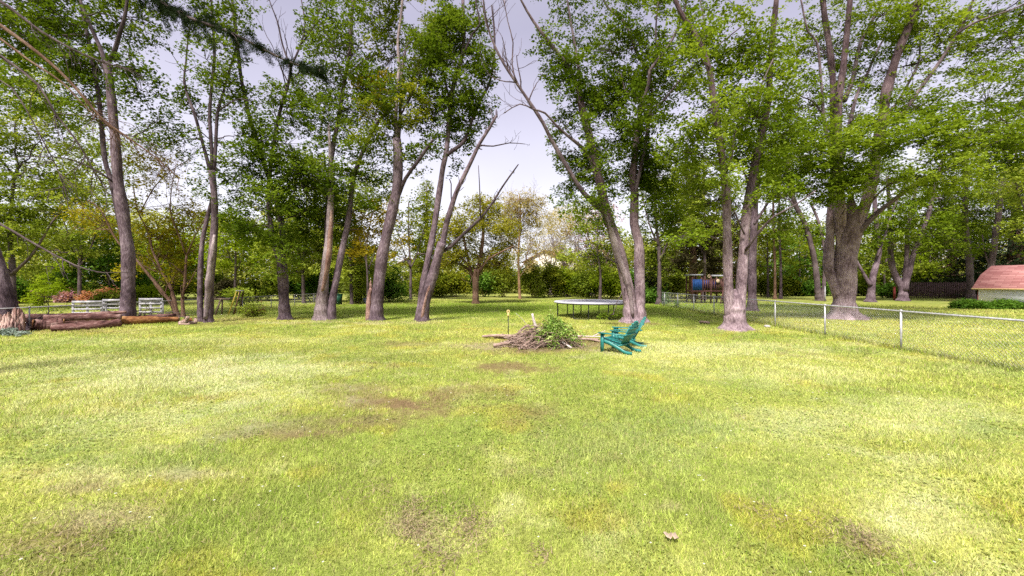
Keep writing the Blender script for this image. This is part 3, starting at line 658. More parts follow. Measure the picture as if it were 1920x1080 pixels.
T('maple_tree', 'massive old maple with a huge gnarled trunk on the lawn behind the fence', 'tree', 1586, 23.0,
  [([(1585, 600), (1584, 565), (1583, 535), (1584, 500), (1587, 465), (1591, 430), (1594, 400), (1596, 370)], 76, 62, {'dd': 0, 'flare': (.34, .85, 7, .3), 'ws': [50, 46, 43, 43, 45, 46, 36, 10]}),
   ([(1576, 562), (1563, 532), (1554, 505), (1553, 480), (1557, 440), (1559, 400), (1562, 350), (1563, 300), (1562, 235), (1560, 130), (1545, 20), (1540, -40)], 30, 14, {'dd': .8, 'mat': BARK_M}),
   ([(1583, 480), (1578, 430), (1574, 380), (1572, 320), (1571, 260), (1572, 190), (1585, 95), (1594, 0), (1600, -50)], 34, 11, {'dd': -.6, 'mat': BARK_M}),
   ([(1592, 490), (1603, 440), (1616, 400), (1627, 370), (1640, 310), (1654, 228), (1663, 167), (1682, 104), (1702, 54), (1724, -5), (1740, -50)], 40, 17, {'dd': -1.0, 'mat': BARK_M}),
   ([(1600, 450), (1614, 432), (1642, 402), (1675, 376), (1708, 350), (1757, 326), (1800, 304), (1860, 270), (1920, 250)], 19, 4, {'dd': -2.8}),
   ([(1650, 250), (1664, 232), (1688, 218), (1723, 170), (1762, 116), (1796, 62), (1815, 25), (1832, -20)], 15, 7, {'dd': -2.0}),
   ([(1796, 62), (1822, 45), (1850, 34), (1885, 22), (1925, 5), (1980, -30)], 9, 4, {'d0': -2.0, 'dd': -1}),
   ([(1654, 225), (1680, 195), (1704, 155), (1722, 118), (1725, 90), (1727, 55)], 9, 4, {'dd': 1.2}), ([(1722, 118), (1750, 92), (1780, 70)], 6, 3),
   ([(1583, 190), (1598, 150), (1612, 85), (1632, 45), (1655, 0), (1668, -40)], 13, 6, {'dd': 1.5}),
   ([(1580, 300), (1600, 200), (1612, 165), (1628, 135), (1640, 105), (1654, 78), (1680, 40)], 11, 4, {'dd': 2.0}),
   ([(1559, 290), (1545, 225), (1541, 170), (1532, 80), (1515, 60), (1500, -10)], 10, 4, {'dd': -1.2}),
   ([(1555, 245), (1530, 195), (1505, 182), (1482, 165)], 6, 2), ([(1620, 395), (1650, 360), (1690, 330), (1730, 315)], 8, 3, {'dd': -2.5}),
   ([(1706, 352), (1700, 335), (1720, 320), (1745, 300)], 4, 2, {'d0': -1.5})],
  [(1555, 110, 100, 110, .8), (1670, 130, 110, 120, .65), (1520, 290, 90, 65, 1.76, -2.5), (1640, 280, 110, 55, 1.92, -3), (1775, 265, 110, 65, 1.84, -3), (1850, 190, 90, 85, .85, -2), (1800, 90, 120, 70, .5), (1700, 335, 110, 35, 1.60, -3), (1880, 280, 70, 55, 1.60, -3), (1555, 345, 55, 40, 1.76, -2.5), (1490, 210, 50, 90, .8), (1600, 220, 80, 60, .8), (1720, 200, 80, 50, .7), (1600, -50, 160, 50, .6), (1780, -40, 140, 40, .5), (1900, 90, 70, 80, 1.0), (1850, 30, 90, 50, .9), (1740, 50, 70, 60, .7), (1650, 30, 80, 50, .8), (1920, 200, 60, 60, 1.0), (1500, 360, 55, 40, .9, -2.5), (1600, 380, 40, 16, .6, -2.5), (1620, 330, 70, 40, 1.0, -3), (1800, 340, 50, 22, .7, -3)],
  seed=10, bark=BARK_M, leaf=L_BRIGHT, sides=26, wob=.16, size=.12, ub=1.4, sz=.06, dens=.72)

# ------------------------------------------------------------------ trees across the neighbouring lawn
def farstems(x, yb, forks, w, top=250):
    return [([(x, yb)] + forks, w, w * .55, {'dd': .5})]
T('maple_tree', 'slim dark twin maple leaning left beside the white pole', 'tree', 1536, 46,
  [([(1537, 564), (1533, 540), (1527, 487), (1510, 423), (1490, 380), (1478, 320), (1470, 250)], 14, 7), ([(1543, 560), (1545, 530), (1547, 480), (1536, 420), (1520, 380)], 9, 5, {'ground': True})],
  [(1490, 430, 50, 40, .6), (1470, 330, 40, 60, .6), (1530, 440, 30, 30, .5), (1500, 280, 60, 50, .6)], seed=12, bark=BARK_D, leaf=L_BRIGHT, size=.21, branch=.06)
T('maple_tree', 'forked grey maple with a short left arm, between the giant maple and the board fence', 'tree', 1634, 43,
  [([(1632, 567), (1634, 545), (1637, 517), (1645, 490), (1648, 465), (1643, 420), (1640, 370), (1640, 300)], 17, 7), ([(1633, 535), (1626, 525), (1612, 500), (1603, 483), (1596, 465)], 9, 4), ([(1645, 480), (1660, 440), (1672, 400), (1690, 360)], 6, 3)],
  [(1640, 430, 35, 40, .7), (1610, 460, 30, 25, .6), (1680, 400, 40, 40, .7), (1660, 340, 50, 40, .6)], seed=13, bark=BARK, leaf=L_BRIGHT, size=.2, branch=.06)
T('maple_tree', 'low-forking maple with three spreading stems in front of the board fence', 'tree', 1694, 45.5,
  [([(1693, 568), (1693, 548), (1688, 535), (1680, 520), (1671, 490), (1670, 450), (1668, 400), (1664, 330)], 20, 7), ([(1694, 550), (1697, 520), (1700, 480), (1702, 430), (1710, 390), (1720, 340)], 13, 6), ([(1695, 545), (1703, 515), (1712, 480), (1723, 450), (1735, 420), (1745, 385), (1755, 340), (1770, 290)], 15, 6)],
  [(1665, 430, 40, 50, .9), (1735, 405, 50, 60, 1), (1720, 470, 40, 25, .6), (1770, 440, 45, 40, 1.0, -2), (1800, 470, 40, 22, .8, -2), (1700, 360, 60, 40, .8), (1780, 380, 50, 40, .8)], seed=14, bark=BARK, leaf=L_BRIGHT, size=.2, branch=.06)
T('maple_tree', 'dark straight maple standing against the far end of the board fence', 'tree', 1820, 47,
  [([(1821, 564), (1819, 530), (1817, 487), (1811, 430), (1810, 380), (1811, 320), (1815, 260)], 17, 9), ([(1818, 505), (1826, 480), (1838, 455)], 8, 3)],
  [(1800, 420, 40, 35, .7), (1830, 400, 35, 50, .8), (1815, 330, 60, 50, .8)], seed=15, bark=BARK_D, leaf=L_BRIGHT, size=.2, branch=.06)
T('maple_tree', 'tall maple with a steep leaning trunk rising behind the shed roof', 'tree', 1853, 42,
  [([(1850, 567), (1854, 530), (1860, 490), (1868, 430), (1875, 380), (1880, 330), (1890, 312)], 17, 11), ([(1890, 314), (1874, 295), (1871, 255), (1878, 200)], 7, 3), ([(1888, 318), (1896, 285), (1908, 260), (1930, 230)], 8, 3), ([(1856, 500), (1846, 470), (1842, 440)], 5, 2)],
  [(1885, 410, 40, 50, .6), (1900, 330, 40, 50, .6), (1870, 260, 60, 50, .6), (1850, 360, 30, 40, .6)], seed=16, bark=BARK, leaf=L_BRIGHT, size=.19, branch=.06)
for i, (x, dd, lb) in enumerate([(1453, 50, 'thin reddish trunk, left of two close slim saplings behind the fence'), (1464, 51, 'thin grey trunk with thin crown, right of two close slim saplings')]):
    T('sapling_tree', lb, 'tree', x, dd, [([(x, 562), (x, 500), (x - 3, 420), (x - 2, 350), (x + 4, 290)], 6, 3)], [(x + 6, 400, 30, 40, .5), (x - 5, 330, 35, 40, .5)], seed=20 + i, bark=BARK_Y if i == 0 else BARK, leaf=L_BRIGHT, size=.2, branch=.04, group='saplings along the far border')

# ------------------------------------------------------------------ garden trees at the back and at the left
def spread(n, up, r=1.0, seed=0):
    rng = np.random.RandomState(seed); out = []
    for i in range(n):
        a = 2 * math.pi * i / n + rng.uniform(-.3, .3)
        out.append((math.cos(a) * r, math.sin(a) * r, up * rng.uniform(.8, 1.2)))
    return out
L_ORN = leaf_mat('ornamental_leaf', (.11, .12, .01), (.26, .255, .025), (.43, .40, .06))
d = 39.0; b = GP(892, d)
T('ornamental_tree', 'short round-headed yellow-green ornamental tree alone on the back lawn', 'tree', 892, d,
  [([(892, 571), (892, 550), (892, 528), (893, 505)], 13, 11, {'flare': (.2, .2, 4, 0), 'zmin': 1.4}), ([(890, 530), (882, 505), (874, 470), (868, 440), (855, 415)], 8, 3, {'dd': -.8}), ([(893, 520), (901, 480), (906, 440), (905, 400), (915, 375)], 9, 3, {'dd': .8}), ([(894, 515), (912, 490), (935, 475), (962, 462)], 7, 2, {'dd': -1.5}), ([(891, 520), (872, 500), (850, 490), (832, 470)], 6, 2, {'dd': 1.5})],
  [(900, 420, 60, 45, 1.0), (860, 440, 40, 50, 1.0), (940, 430, 35, 50, .9), (895, 480, 60, 30, 1.0), (935, 495, 34, 22, .9), (905, 385, 40, 20, .8), (848, 495, 30, 20, .9), (960, 465, 25, 30, .6)],
  seed=30, bark=BARK_Y, leaf=L_ORN, size=.15, per=16, twigs=.9, branch=.05,
  bare=[(b + [0, 0, 2.4], v, 1.7, .06, 2, .25, .5, 3) for v in spread(9, .8, 1, 3)])
d = 51.0; b = GP(973, d)
T('young_tree', 'upright sparse yellow tree with a peeling orange-tan trunk at the lawn end', 'tree', 973, d,
  [([(975, 562), (973, 520), (972, 480), (974, 440), (976, 400), (974, 365)], 5.5, 2, {'flare': (.2, .3, 4, 0)})],
  [(975, 430, 42, 65, .6), (1005, 400, 34, 45, .5), (948, 400, 32, 45, .5), (975, 375, 45, 24, .45), (985, 480, 30, 30, .5)], seed=31, bark=BARK_T, leaf=L_PALEY, size=.16, per=12, twigs=.9, branch=.05,
  bare=[(b + [0, 0, 2.5 + k * .9], v, 2.6, .06, 3, .45, .45, 3) for k, v in enumerate(spread(8, 1.0, 1, 5))])
for i, (x, dd, h, lb, lf) in enumerate([(1060, 62, 2.5, 'pale leafless tree with fanned grey twigs in front of the cream house', L_PALEY), (1032, 68, 2.2, 'thin bare tree between the cream house and the orange-trunked tree', L_PALEY), (1110, 66, 2.6, 'bare mauve-twigged tree beside the brown roof of the cream house', L_PINK)]):
    b = GP(x, dd)
    T('bare_tree', lb, 'tree', x, dd, [([(x, 560), (x + 1, 520), (x - 2, 490)], 8, 6, {'flare': (.2, .2, 4, 0)})], [(x, 430, 50, 50, .3), (x + 20, 410, 40, 34, .25), (x, 480, 40, 30, .45)], seed=33 + i, bark=BARK_P, leaf=lf, size=.18, per=10, twigs=.5, branch=.04, group='bare trees behind the back lawn',
      bare=[(b + [0, 0, h + 1.2 + .2 * k], v, 3.2, .09, 3, .4, .5, 3) for k, v in enumerate(spread(6, 1.1, 1, 8 + i))])
d = 24.0; b = GP(332, d)
T('crabapple_tree', 'leaning many-stemmed small tree with yellow-green leaves behind the logs', 'tree', 334, d,
  [([(334, 596), (322, 570), (309, 553), (290, 528), (272, 507), (256, 487), (222, 455), (205, 425), (188, 393), (165, 375)], 12, 3, {'flare': (.2, .3, 4, 0), 'dd': -1, 'shoots': (8, 1.0, 2)}),
   ([(333, 590), (326, 560), (317, 532), (304, 512), (295, 490), (285, 467), (277, 433), (258, 395), (250, 350)], 11, 3, {'ground': True, 'dd': .8, 'shoots': (10, 1.1, 2)}),
   ([(345, 592), (342, 560), (346, 535), (348, 500), (350, 478)], 9, 6, {'ground': True, 'dd': 0, 'shoots': (3, .8, 1)}),
   ([(349, 482), (360, 455), (372, 430), (385, 410)], 5, 2, {'shoots': (6, 1.0, 2)}), ([(349, 480), (335, 440), (320, 400), (322, 350), (330, 310)], 5, 2, {'shoots': (10, 1.2, 2)}),
   ([(346, 545), (358, 525), (368, 505)], 4, 2), ([(262, 400), (290, 350), (320, 320), (355, 300)], 4, 1.5, {'shoots': (8, 1, 2)}), ([(210, 430), (180, 430), (140, 428)], 4, 1.5, {'shoots': (5, .8, 1)})],
  [(300, 330, 60, 50, .32), (330, 440, 50, 40, .6), (270, 390, 45, 40, .4), (355, 400, 35, 40, .5), (310, 480, 50, 30, .6), (280, 280, 60, 40, .3), (280, 440, 40, 30, .5), (240, 500, 30, 24, .4), (200, 420, 50, 30, .4), (345, 510, 40, 25, .5), (160, 400, 40, 25, .35)],
  seed=36, bark=BARK_Y, leaf=L_YELLOW, size=.11, per=16, twigs=.8, branch=.03, gap=.38)
# leafy trees behind, each a thing of its own
def back_tree(name, label, cat, x, d, top, crown, w=9, leaf=None, bark=None, seed=0, size=None, dens=1.0, group=None, fork=True, **k):
    yb = HY + EYE * F / d
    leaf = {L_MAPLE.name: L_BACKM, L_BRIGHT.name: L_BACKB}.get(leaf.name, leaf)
    rng = np.random.RandomState(seed)
    st = [([(x, yb), (x + rng.uniform(-2, 2), yb - (yb - top) * .3), (x + rng.uniform(-6, 6), yb - (yb - top) * .6), (x + rng.uniform(-8, 8), top)], w, w * .35)]
    if fork:
        for s in (-1, 1):
            y0 = yb - (yb - top) * rng.uniform(.25, .45)
            st.append(([(x, y0), (x + s * w * 2, y0 - (yb - top) * .15), (x + s * w * 4, y0 - (yb - top) * .4)], w * .5, w * .2))
    T(name, label, cat, x, d, st, crown, leaf=leaf, bark=bark or BARK_D, seed=seed, size=size or .0050 * d, dens=dens, branch=.0017 * d, group=group, twigs=.3, sides=9, **k)

back_tree('maple_tree', 'dark-trunked leafy maple behind the splintered stump', 'tree', 24, 30, 330, [(50, 330, 100, 90, .9), (30, 440, 70, 55, .9), (120, 390, 70, 60, .8), (90, 240, 80, 60, .7), (-60, 380, 90, 110, .8), (20, 160, 90, 80, .6), (-60, 200, 90, 100, .6)], w=19, leaf=L_BRIGHT, seed=41, size=.15)
back_tree('maple_tree', 'full bright-green maple filling the gap left of the bowed log-pile maple', 'tree', 150, 42, 330, [(150, 350, 90, 80, .8), (120, 450, 80, 50, .9), (200, 430, 60, 60, .7), (60, 470, 70, 50, .8), (190, 280, 60, 60, .5)], w=10, leaf=L_BRIGHT, seed=42)
back_tree('young_tree', 'cone-shaped light green young tree against the wire fence behind the logs', 'tree', 92, 24, 500, [(92, 530, 26, 22, 1.1), (92, 560, 30, 25, 1.1), (95, 505, 14, 18, .8), (92, 585, 24, 14, .8)], w=3, leaf=L_LIME, seed=43, size=.09, fork=False)
back_tree('broadleaf_tree', 'dense rounded green tree beyond the white pallets', 'tree', 205, 45, 470, [(190, 500, 60, 40, 1.1), (225, 470, 45, 40, 1.0), (150, 520, 50, 28, 1.0)], w=6, leaf=L_DARK, seed=44)
back_tree('broadleaf_tree', 'bright lime tree behind the leaning crabapple stems', 'tree', 318, 52, 430, [(320, 480, 70, 45, .9), (270, 500, 45, 35, .8), (370, 490, 45, 40, .8), (330, 440, 40, 25, .5)], w=7, leaf=L_LIME, seed=45)
back_tree('broadleaf_tree', 'lime-green broadleaf behind the peeling trunk pair and the step ladder', 'tree', 440, 44, 400, [(440, 440, 55, 45, .8), (470, 480, 55, 35, 1.0), (410, 480, 40, 30, .9), (450, 395, 30, 30, .4)], w=6, leaf=L_LIME, seed=46)
back_tree('broadleaf_tree', 'broad leafy tree filling the gap between the twin-stemmed maple and the snag', 'tree', 570, 40, 340, [(570, 400, 70, 60, 1.0), (560, 480, 70, 40, 1.2), (520, 440, 50, 45, 1.0), (610, 470, 50, 45, 1.1), (580, 330, 50, 50, .7), (545, 510, 50, 24, 1.0), (600, 440, 50, 40, 1.0)], w=8, leaf=L_BRIGHT, seed=47)
back_tree('broadleaf_tree', 'mid-green broadleaf just behind the snag maple', 'tree', 660, 38, 330, [(660, 390, 50, 60, .9), (650, 470, 45, 40, 1.0), (690, 350, 45, 50, .6), (620, 400, 40, 50, .8), (655, 510, 40, 22, .9), (700, 500, 35, 26, .9)], w=7, leaf=L_BRIGHT, seed=48)
back_tree('broadleaf_tree', 'orange-tinged young maple behind the leaning splintered maple', 'tree', 690, 36, 400, [(690, 440, 38, 35, .7), (715, 400, 35, 35, .5), (740, 470, 35, 30, .5), (665, 470, 30, 25, .6)], w=5, leaf=L_ORANGE, seed=49)
back_tree('broadleaf_tree', 'olive spreading tree beneath the V-shaped maple, behind its wound', 'tree', 770, 48, 380, [(770, 430, 45, 45, .55), (830, 440, 40, 40, .5), (790, 390, 40, 30, .45), (835, 480, 35, 25, .7), (745, 480, 25, 20, .4)], w=6, leaf=L_OLIVE, seed=50)
back_tree('broadleaf_tree', 'bright green tree hanging over the back hedge beside the trampoline maple', 'tree', 1125, 46, 400, [(1120, 440, 50, 45, .9), (1090, 480, 45, 35, .9), (1140, 490, 40, 40, .9), (1100, 400, 40, 30, .5)], w=6, leaf=L_BRIGHT, seed=51)
back_tree('broadleaf_tree', 'tall leafy maple just behind the trampoline maple', 'tree', 1235, 38, 280, [(1230, 370, 60, 60, .9), (1260, 330, 60, 60, .8), (1225, 450, 45, 45, .9), (1280, 400, 50, 45, .7), (1240, 500, 35, 35, .8)], w=9, leaf=L_MAPLE, seed=52)
back_tree('broadleaf_tree', 'airy green maple above the blue playset', 'tree', 1320, 48, 300, [(1320, 350, 60, 50, .7), (1300, 420, 50, 35, .6), (1350, 440, 40, 40, .6)], w=8, leaf=L_BRIGHT, seed=53)
back_tree('broadleaf_tree', 'olive sparse tree between the knotted maple and the slim saplings', 'tree', 1440, 58, 380, [(1440, 440, 40, 50, .6), (1480, 470, 40, 40, .6), (1430, 500, 30, 25, .6)], w=5, leaf=L_OLIVE, seed=54)
back_tree('broadleaf_tree', 'full green tree filling the gap right of the giant maple', 'tree', 1660, 60, 400, [(1650, 480, 50, 40, 1.0), (1610, 500, 40, 35, .9), (1690, 500, 45, 30, .9), (1660, 430, 50, 30, .6)], w=6, leaf=L_MAPLE, seed=55)
back_tree('broadleaf_tree', 'lit yellow-green tree peeking over the board fence', 'tree', 1745, 60, 460, [(1745, 510, 30, 18, .9), (1720, 490, 30, 25, .6), (1770, 490, 35, 25, .6)], w=5, leaf=L_LIME, seed=56)
back_tree('broadleaf_tree', 'green tree at the picture edge with branches over the shed', 'tree', 1960, 38, 250, [(1930, 350, 70, 60, .9), (1960, 250, 80, 70, .8), (1900, 430, 40, 30, .4), (1980, 440, 60, 60, .9)], w=14, leaf=L_BRIGHT, seed=57)
back_tree('broadleaf_tree', 'dim green tree in the border between the twin dark maple and the saplings', 'tree', 1500, 62, 420, [(1500, 480, 45, 45, .9), (1540, 500, 40, 35, .9), (1470, 510, 35, 30, .8)], w=5, leaf=L_DARK, seed=58)

# conifers
def conifer(name, label, x, d, top, wbase, ybase, leaf, seed, n=2600, size=.3, dens=1.0, trunkmat=None, bare=0.0):
    rng = np.random.RandomState(seed); base = GP(x, d); root = thing(name, label, 'tree', base)
    H = EYE + (HY - top) / F * d; z0 = max(.3, EYE + (HY - ybase) / F * d); R = wbase * .5 * d / F
    MB().tube([base - [0, 0, .1], base + [0, 0, H * .5], base + [0, 0, H * .97]], [R * .09 + .06, R * .05 + .04, .02], 9, flare=(.3, .4, 5, 0), wob=.1).build('trunk', trunkmat or BARK_Y, root, base, smooth=True, bark=True)
    bw, cr = MB(), MB(); cs = []
    nb = int(56 * dens)
    for i in range(nb):
        t = (i + .5) / nb; z = z0 + (H - z0) * t; L = R * (1 - t) ** .8 * rng.uniform(.7, 1.12) + .15
        a = i * 2.39996 + rng.uniform(-.3, .3); k = 7
        s = np.linspace(0, 1, k)[:, None]
        p = base + np.array([0, 0, z]) + s * L * np.array([math.cos(a), math.sin(a), 0]) + np.array([0, 0, 1]) * (-.28 * L * s ** 1.3 + .16 * L * s ** 3)
        bw.tube(p, np.linspace(.035 + .01 * L, .008, k), 4, cap=False)
        m = max(3, int(L * 5.2))
        tt = rng.uniform(bare, 1, m)[:, None] ** .7
        q = base + np.array([0, 0, z]) + tt * L * np.array([math.cos(a), math.sin(a), 0]) + np.array([0, 0, 1]) * (-.28 * L * tt ** 1.3 + .16 * L * tt ** 3)
        side = rng.normal(0, .22, (m, 1)) * L * (1.1 - tt) * np.array([[-math.sin(a), math.cos(a), 0]])
        cs.append(q + side + rng.normal(0, .05, (m, 3)))
    cs = np.concatenate(cs)
    leaf_faces(cr, cs, max(5, int(n / len(cs) * 4)), .42 * R / 2.2 + .1, .10, size, rng, ub=.5, droop=.5, aspect=.34)
    bw.build('branchwork', trunkmat or BARK_Y, root, base, bark=True); cr.build('crown', leaf, root, base)
    ALL.append(root)
conifer('spruce_tree', 'olive pointed spruce between the leaning maple and the V-shaped maple', 800, 58, 338, 110, 540, L_OLIVE, 61, n=4200, size=.32)
conifer('spruce_tree', 'brown-shadowed spruce behind the blue playset', 1300, 50, 300, 130, 500, L_CONIFB, 62, n=3800, size=.32, bare=.25)
conifer('spruce_tree', 'narrow dark evergreen at the far corner of the chain-link fence', 1222, 44, 470, 70, 566, L_CONIF, 63, n=2600, size=.2)
conifer('spruce_tree', 'huge black-green spruce behind the shed', 1905, 52, 250, 250, 552, L_CONIF, 64, n=6500, size=.36)
conifer('spruce_tree', 'dark brown-hearted spruce behind the middle of the board fence', 1785, 62, 330, 170, 545, L_CONIFB, 65, n=4600, size=.36, bare=.3)
conifer('spruce_tree', 'grey-green spruce behind the knotted maple', 1362, 56, 330, 110, 520, L_CONIFB, 66, n=3200, size=.32, bare=.3)

# shrubs along the borders
def shrub(label, x, d, w, top, leaf, seed, name='shrub', cat='shrub', group=None, dens=1.25, size=None, bot=None, sub=9):
    rng = np.random.RandomState(seed); base = GP(x, d); root = thing(name, label, cat, base, group)
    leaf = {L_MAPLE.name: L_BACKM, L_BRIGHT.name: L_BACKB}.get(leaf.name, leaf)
    H = EYE + (HY - top) / F * d; W = w * .62 * d / F; size = size or min(.24, .0046 * d)
    st, cr = MB(), MB(); cs = []
    for i in range(sub):
        o = np.array([rng.uniform(-.65, .65) * W, rng.uniform(-.5, .5) * min(W, 1.5), H * rng.uniform(.25, .78)])
        e = np.array([W * rng.uniform(.28, .52), min(W, 1.6) * .7, H * rng.uniform(.2, .38)])
        n = int(48 * dens * e[0] * e[2] * (.2 / size) ** 2) + 6
        q = base + o + ellip(rng, n) * e
        q[:, 2] = np.where(q[:, 2] < .1, rng.uniform(.1, .9, n), q[:, 2]); g = vnoise(q * 1.4, seed) ; cs.append(q[g > .33])
        twig(st, base + [rng.uniform(-.2, .2) * W, 0, 0], base + o, .03, .012, rng, 5); 
        for c in q[:9]: twig(st, base + o * [1, 1, .55], c, .015, .006, rng, 3)
    cs = np.concatenate(cs)
    tb = np.clip(.5 + (vnoise(cs * .9, seed + 2) - .5) * .9 + rng.normal(0, .1, len(cs)), 0, 1)
    leaf_faces(cr, cs, 14, size * 2.6, size * .9, size, rng, ub=.7, droop=.2, tbias=tb)
    st.build('stem', BARK_Y, root, base, bark=True); cr.build('foliage', leaf, root, base)
    ALL.append(root)
    return root
SH = [('dark glossy shrub right behind the leaning splintered maple', 735, 43, 60, 492, L_DARK), ('white-flecked viburnum between the snag and the leaning maple', 664, 40, 70, 488, L_BRIGHT),
      ('deep green shrub behind the snag maple and the green bin', 600, 44, 70, 500, L_DARK), ('rounded shrub left of the wire fence bramble', 500, 46, 60, 510, L_MAPLE),
      ('light shrub behind the yellow step ladder', 455, 36, 50, 540, L_BRIGHT), ('low bushy shrub between the V-shaped maple and the white house', 815, 56, 50, 520, L_OLIVE),
      ('green hedge shrub in front of the far lawn, left of the ornamental trunk', 850, 57, 55, 512, L_OLIVE), ('dark hedge shrub directly behind the ornamental trunk', 905, 58, 50, 505, L_DARK),
      ('ivy-green hedge shrub left of the orange-tan trunk', 945, 57, 40, 505, L_MAPLE), ('bright hedge shrub right of the orange-tan trunk', 1000, 56, 44, 490, L_BRIGHT),
      ('yellow-green hedge shrub below the cream gable', 1035, 57, 44, 486, L_OLIVE), ('tall hedge shrub with orange new leaves below the brown roof', 1062, 58, 40, 492, L_LIME),
      ('leafy hedge shrub behind the trampoline pad', 1100, 56, 50, 500, L_MAPLE), ('lime hedge shrub against the trampoline maple trunk', 1145, 54, 56, 500, L_LIME),
      ('dark dense shrub in the corner behind the trampoline maple', 1222, 40, 50, 535, L_DARK), ('shrub under the spruce, left of the playset', 1262, 54, 40, 515, L_MAPLE),
      ('green shrub behind the playset platform', 1345, 56, 60, 520, L_MAPLE), ('mid-green shrub behind the knotted maple foot', 1425, 62, 60, 515, L_MAPLE),
      ('dim shrub behind the two slim saplings', 1470, 62, 55, 512, L_OLIVE), ('shadowed shrub between the white pole and the giant maple', 1525, 62, 60, 518, L_DARK),
      ('mid-green shrub behind the forked grey maple', 1640, 62, 80, 520, L_MAPLE), ('low shrub at the foot of the three-stemmed maple, beside the red post', 1672, 55, 40, 535, L_DARK),
      ('salmon-red shrub behind the white pallets', 178, 40, 50, 543, L_RED), ('pink blossoming azalea beyond the wire fence', 60, 42, 46, 549, L_PINK), ('mauve flowering shrub beside the cone-shaped young tree', 122, 42, 24, 549, L_PINK),
      ('green shrub between the pink azalea and the stump', 20, 40, 60, 520, L_DARK), ('mid-green shrub in front of the salmon one', 210, 34, 44, 545, L_MAPLE), ('lime shrub behind the third pallet and the leaning stems', 290, 38, 60, 535, L_LIME),
      ('bronze-leaved shrub behind the peeling trunk pair', 425, 48, 36, 525, L_CONIFB), ('green shrub at the left edge behind the leafy maple', -40, 34, 90, 500, L_DARK)]
SH += [('dark back shrub seen under the crown of the twin-stemmed maple', 560, 50, 80, 500, L_DARK), ('deep shrub between the white pallets and the leaning crabapple', 240, 46, 70, 505, L_DARK),
       ('olive shrub behind the crabapple roots', 345, 50, 70, 520, L_OLIVE), ('mid-green shrub beneath the lime tree near the step ladder', 400, 55, 70, 510, L_MAPLE), ('broad dark shrub filling the gap left of the dark-trunked maple', -110, 40, 120, 490, L_DARK),
       ('mid-green shrub beyond the conical young tree', 100, 50, 90, 500, L_MAPLE), ('green shrub under the white house', 780, 62, 60, 532, L_MAPLE), ('mid-green shrub behind the far leg of the trampoline', 1085, 62, 60, 505, L_OLIVE),
       ('gloomy shrub under the black-green spruce', 1890, 60, 120, 500, L_DARK), ('gloomy shrub behind the board fence middle', 1760, 64, 90, 520, L_DARK), ('tall gloomy shrub right of the forked grey maple', 1600, 64, 80, 500, L_DARK), ('dark shrub behind the corner evergreen', 1195, 56, 60, 510, L_DARK)]
for i, (lb, x, dd, w, tp, lf) in enumerate(SH): shrub(lb, x, dd, w, tp, lf, 100 + i, group='border shrubs')
# twiggy bramble by the ladder
EXTRA_SHRUBS = 1
shrub('scraggly low bramble beside the wire fence near the twin-stemmed maple', 462, 24.5, 46, 572, L_BRIGHT, 140, name='bramble', dens=.28, size=.08)
shrub('small red-brown seedling clump by the wire fence, left of the twin-stemmed maple', 489, 27, 10, 575, L_RED, 141, name='seedling', cat='plant', size=.06, sub=2)
shrub('small weed growing at the foot of the fence near its far end', 1268, 35, 8, 562, L_DARK, 142, name='weed', cat='plant', size=.07, sub=2)
# low clipped hedge before the shed
def low_hedge():
    rng = np.random.RandomState(150); base = GP(1870, 31.2)
    root = thing('hedge', 'long knee-high green hedge planted along the front of the shed', 'hedge', base)
    n = 900; q = np.stack([rng.uniform(-3.3, 1.7, n), rng.normal(0, .28, n), rng.uniform(.05, .66, n)], 1); q[:, 2] *= 1 - .5 * np.abs(q[:, 1]); q[:, 2] += .1 * np.sin(q[:, 0] * 2.1)
    q = base + q; cr = MB(); leaf_faces(cr, q, 12, .2, .07, .13, rng, ub=.8, droop=.7, aspect=.5); cr.build('foliage', L_DARK, root, base)
    st = MB()
    for x in np.arange(-3.2, 1.7, .35): twig(st, base + [x, 0, 0], base + [x + rng.normal(0, .1), 0, .45], .02, .01, rng, 4)
    st.build('stem', BARK_Y, root, base, bark=True)
low_hedge()

# the wood behind everything: reads as one mass
L_WOOD = leaf_mat('wood_leaf', (.11, .14, .025), (.25, .28, .05), (.42, .43, .12))
def woods():
    rng = np.random.RandomState(160); cr = MB(); tk = MB()
    for a in np.linspace(-64, 64, 170):
        d = rng.uniform(74, 92); x = math.tan(math.radians(a)) * d
        px = CX + F * x / d
        gap = 740 < px < 800 or 965 < px < 1090
        top = rng.uniform(3.2, 5.5) if gap else rng.uniform(8, 13) * (1.25 if px > 1250 or px < 640 else (.95 if px < 720 or px > 1130 else .62))
        if not gap: tk.tube([[x, d, -.1], [x + rng.normal(0, .3), d, top * .5], [x + rng.normal(0, .6), d, top * .9]], [.28, .18, .06], 6, cap=False)
        n = int(top * 9); q = np.stack([rng.normal(0, 1.8, n) + x, rng.normal(0, 1.8, n) + d, top * rng.uniform(.01, 1, n) ** 1.35], 1)
        q = q[vnoise(q * .45, 9) > .36]
        leaf_faces(cr, q, 18, 1.1, .35, .46, rng, ub=.6, tbias=np.clip(rng.uniform(.1, .9) + rng.normal(0, .12, len(q)), 0, 1))
    V = MB()
    for s in (cr, tk):
        off = V.n; V.v += s.v; V.bark += s.bark; V.n += s.n
        for k in s.f:
            V.f.setdefault(k, []); V.f[k] += [(f + off, t, c) for f, t, c in s.f[k]]
    tag(V.build('woods', L_WOOD), kind='stuff')
woods()

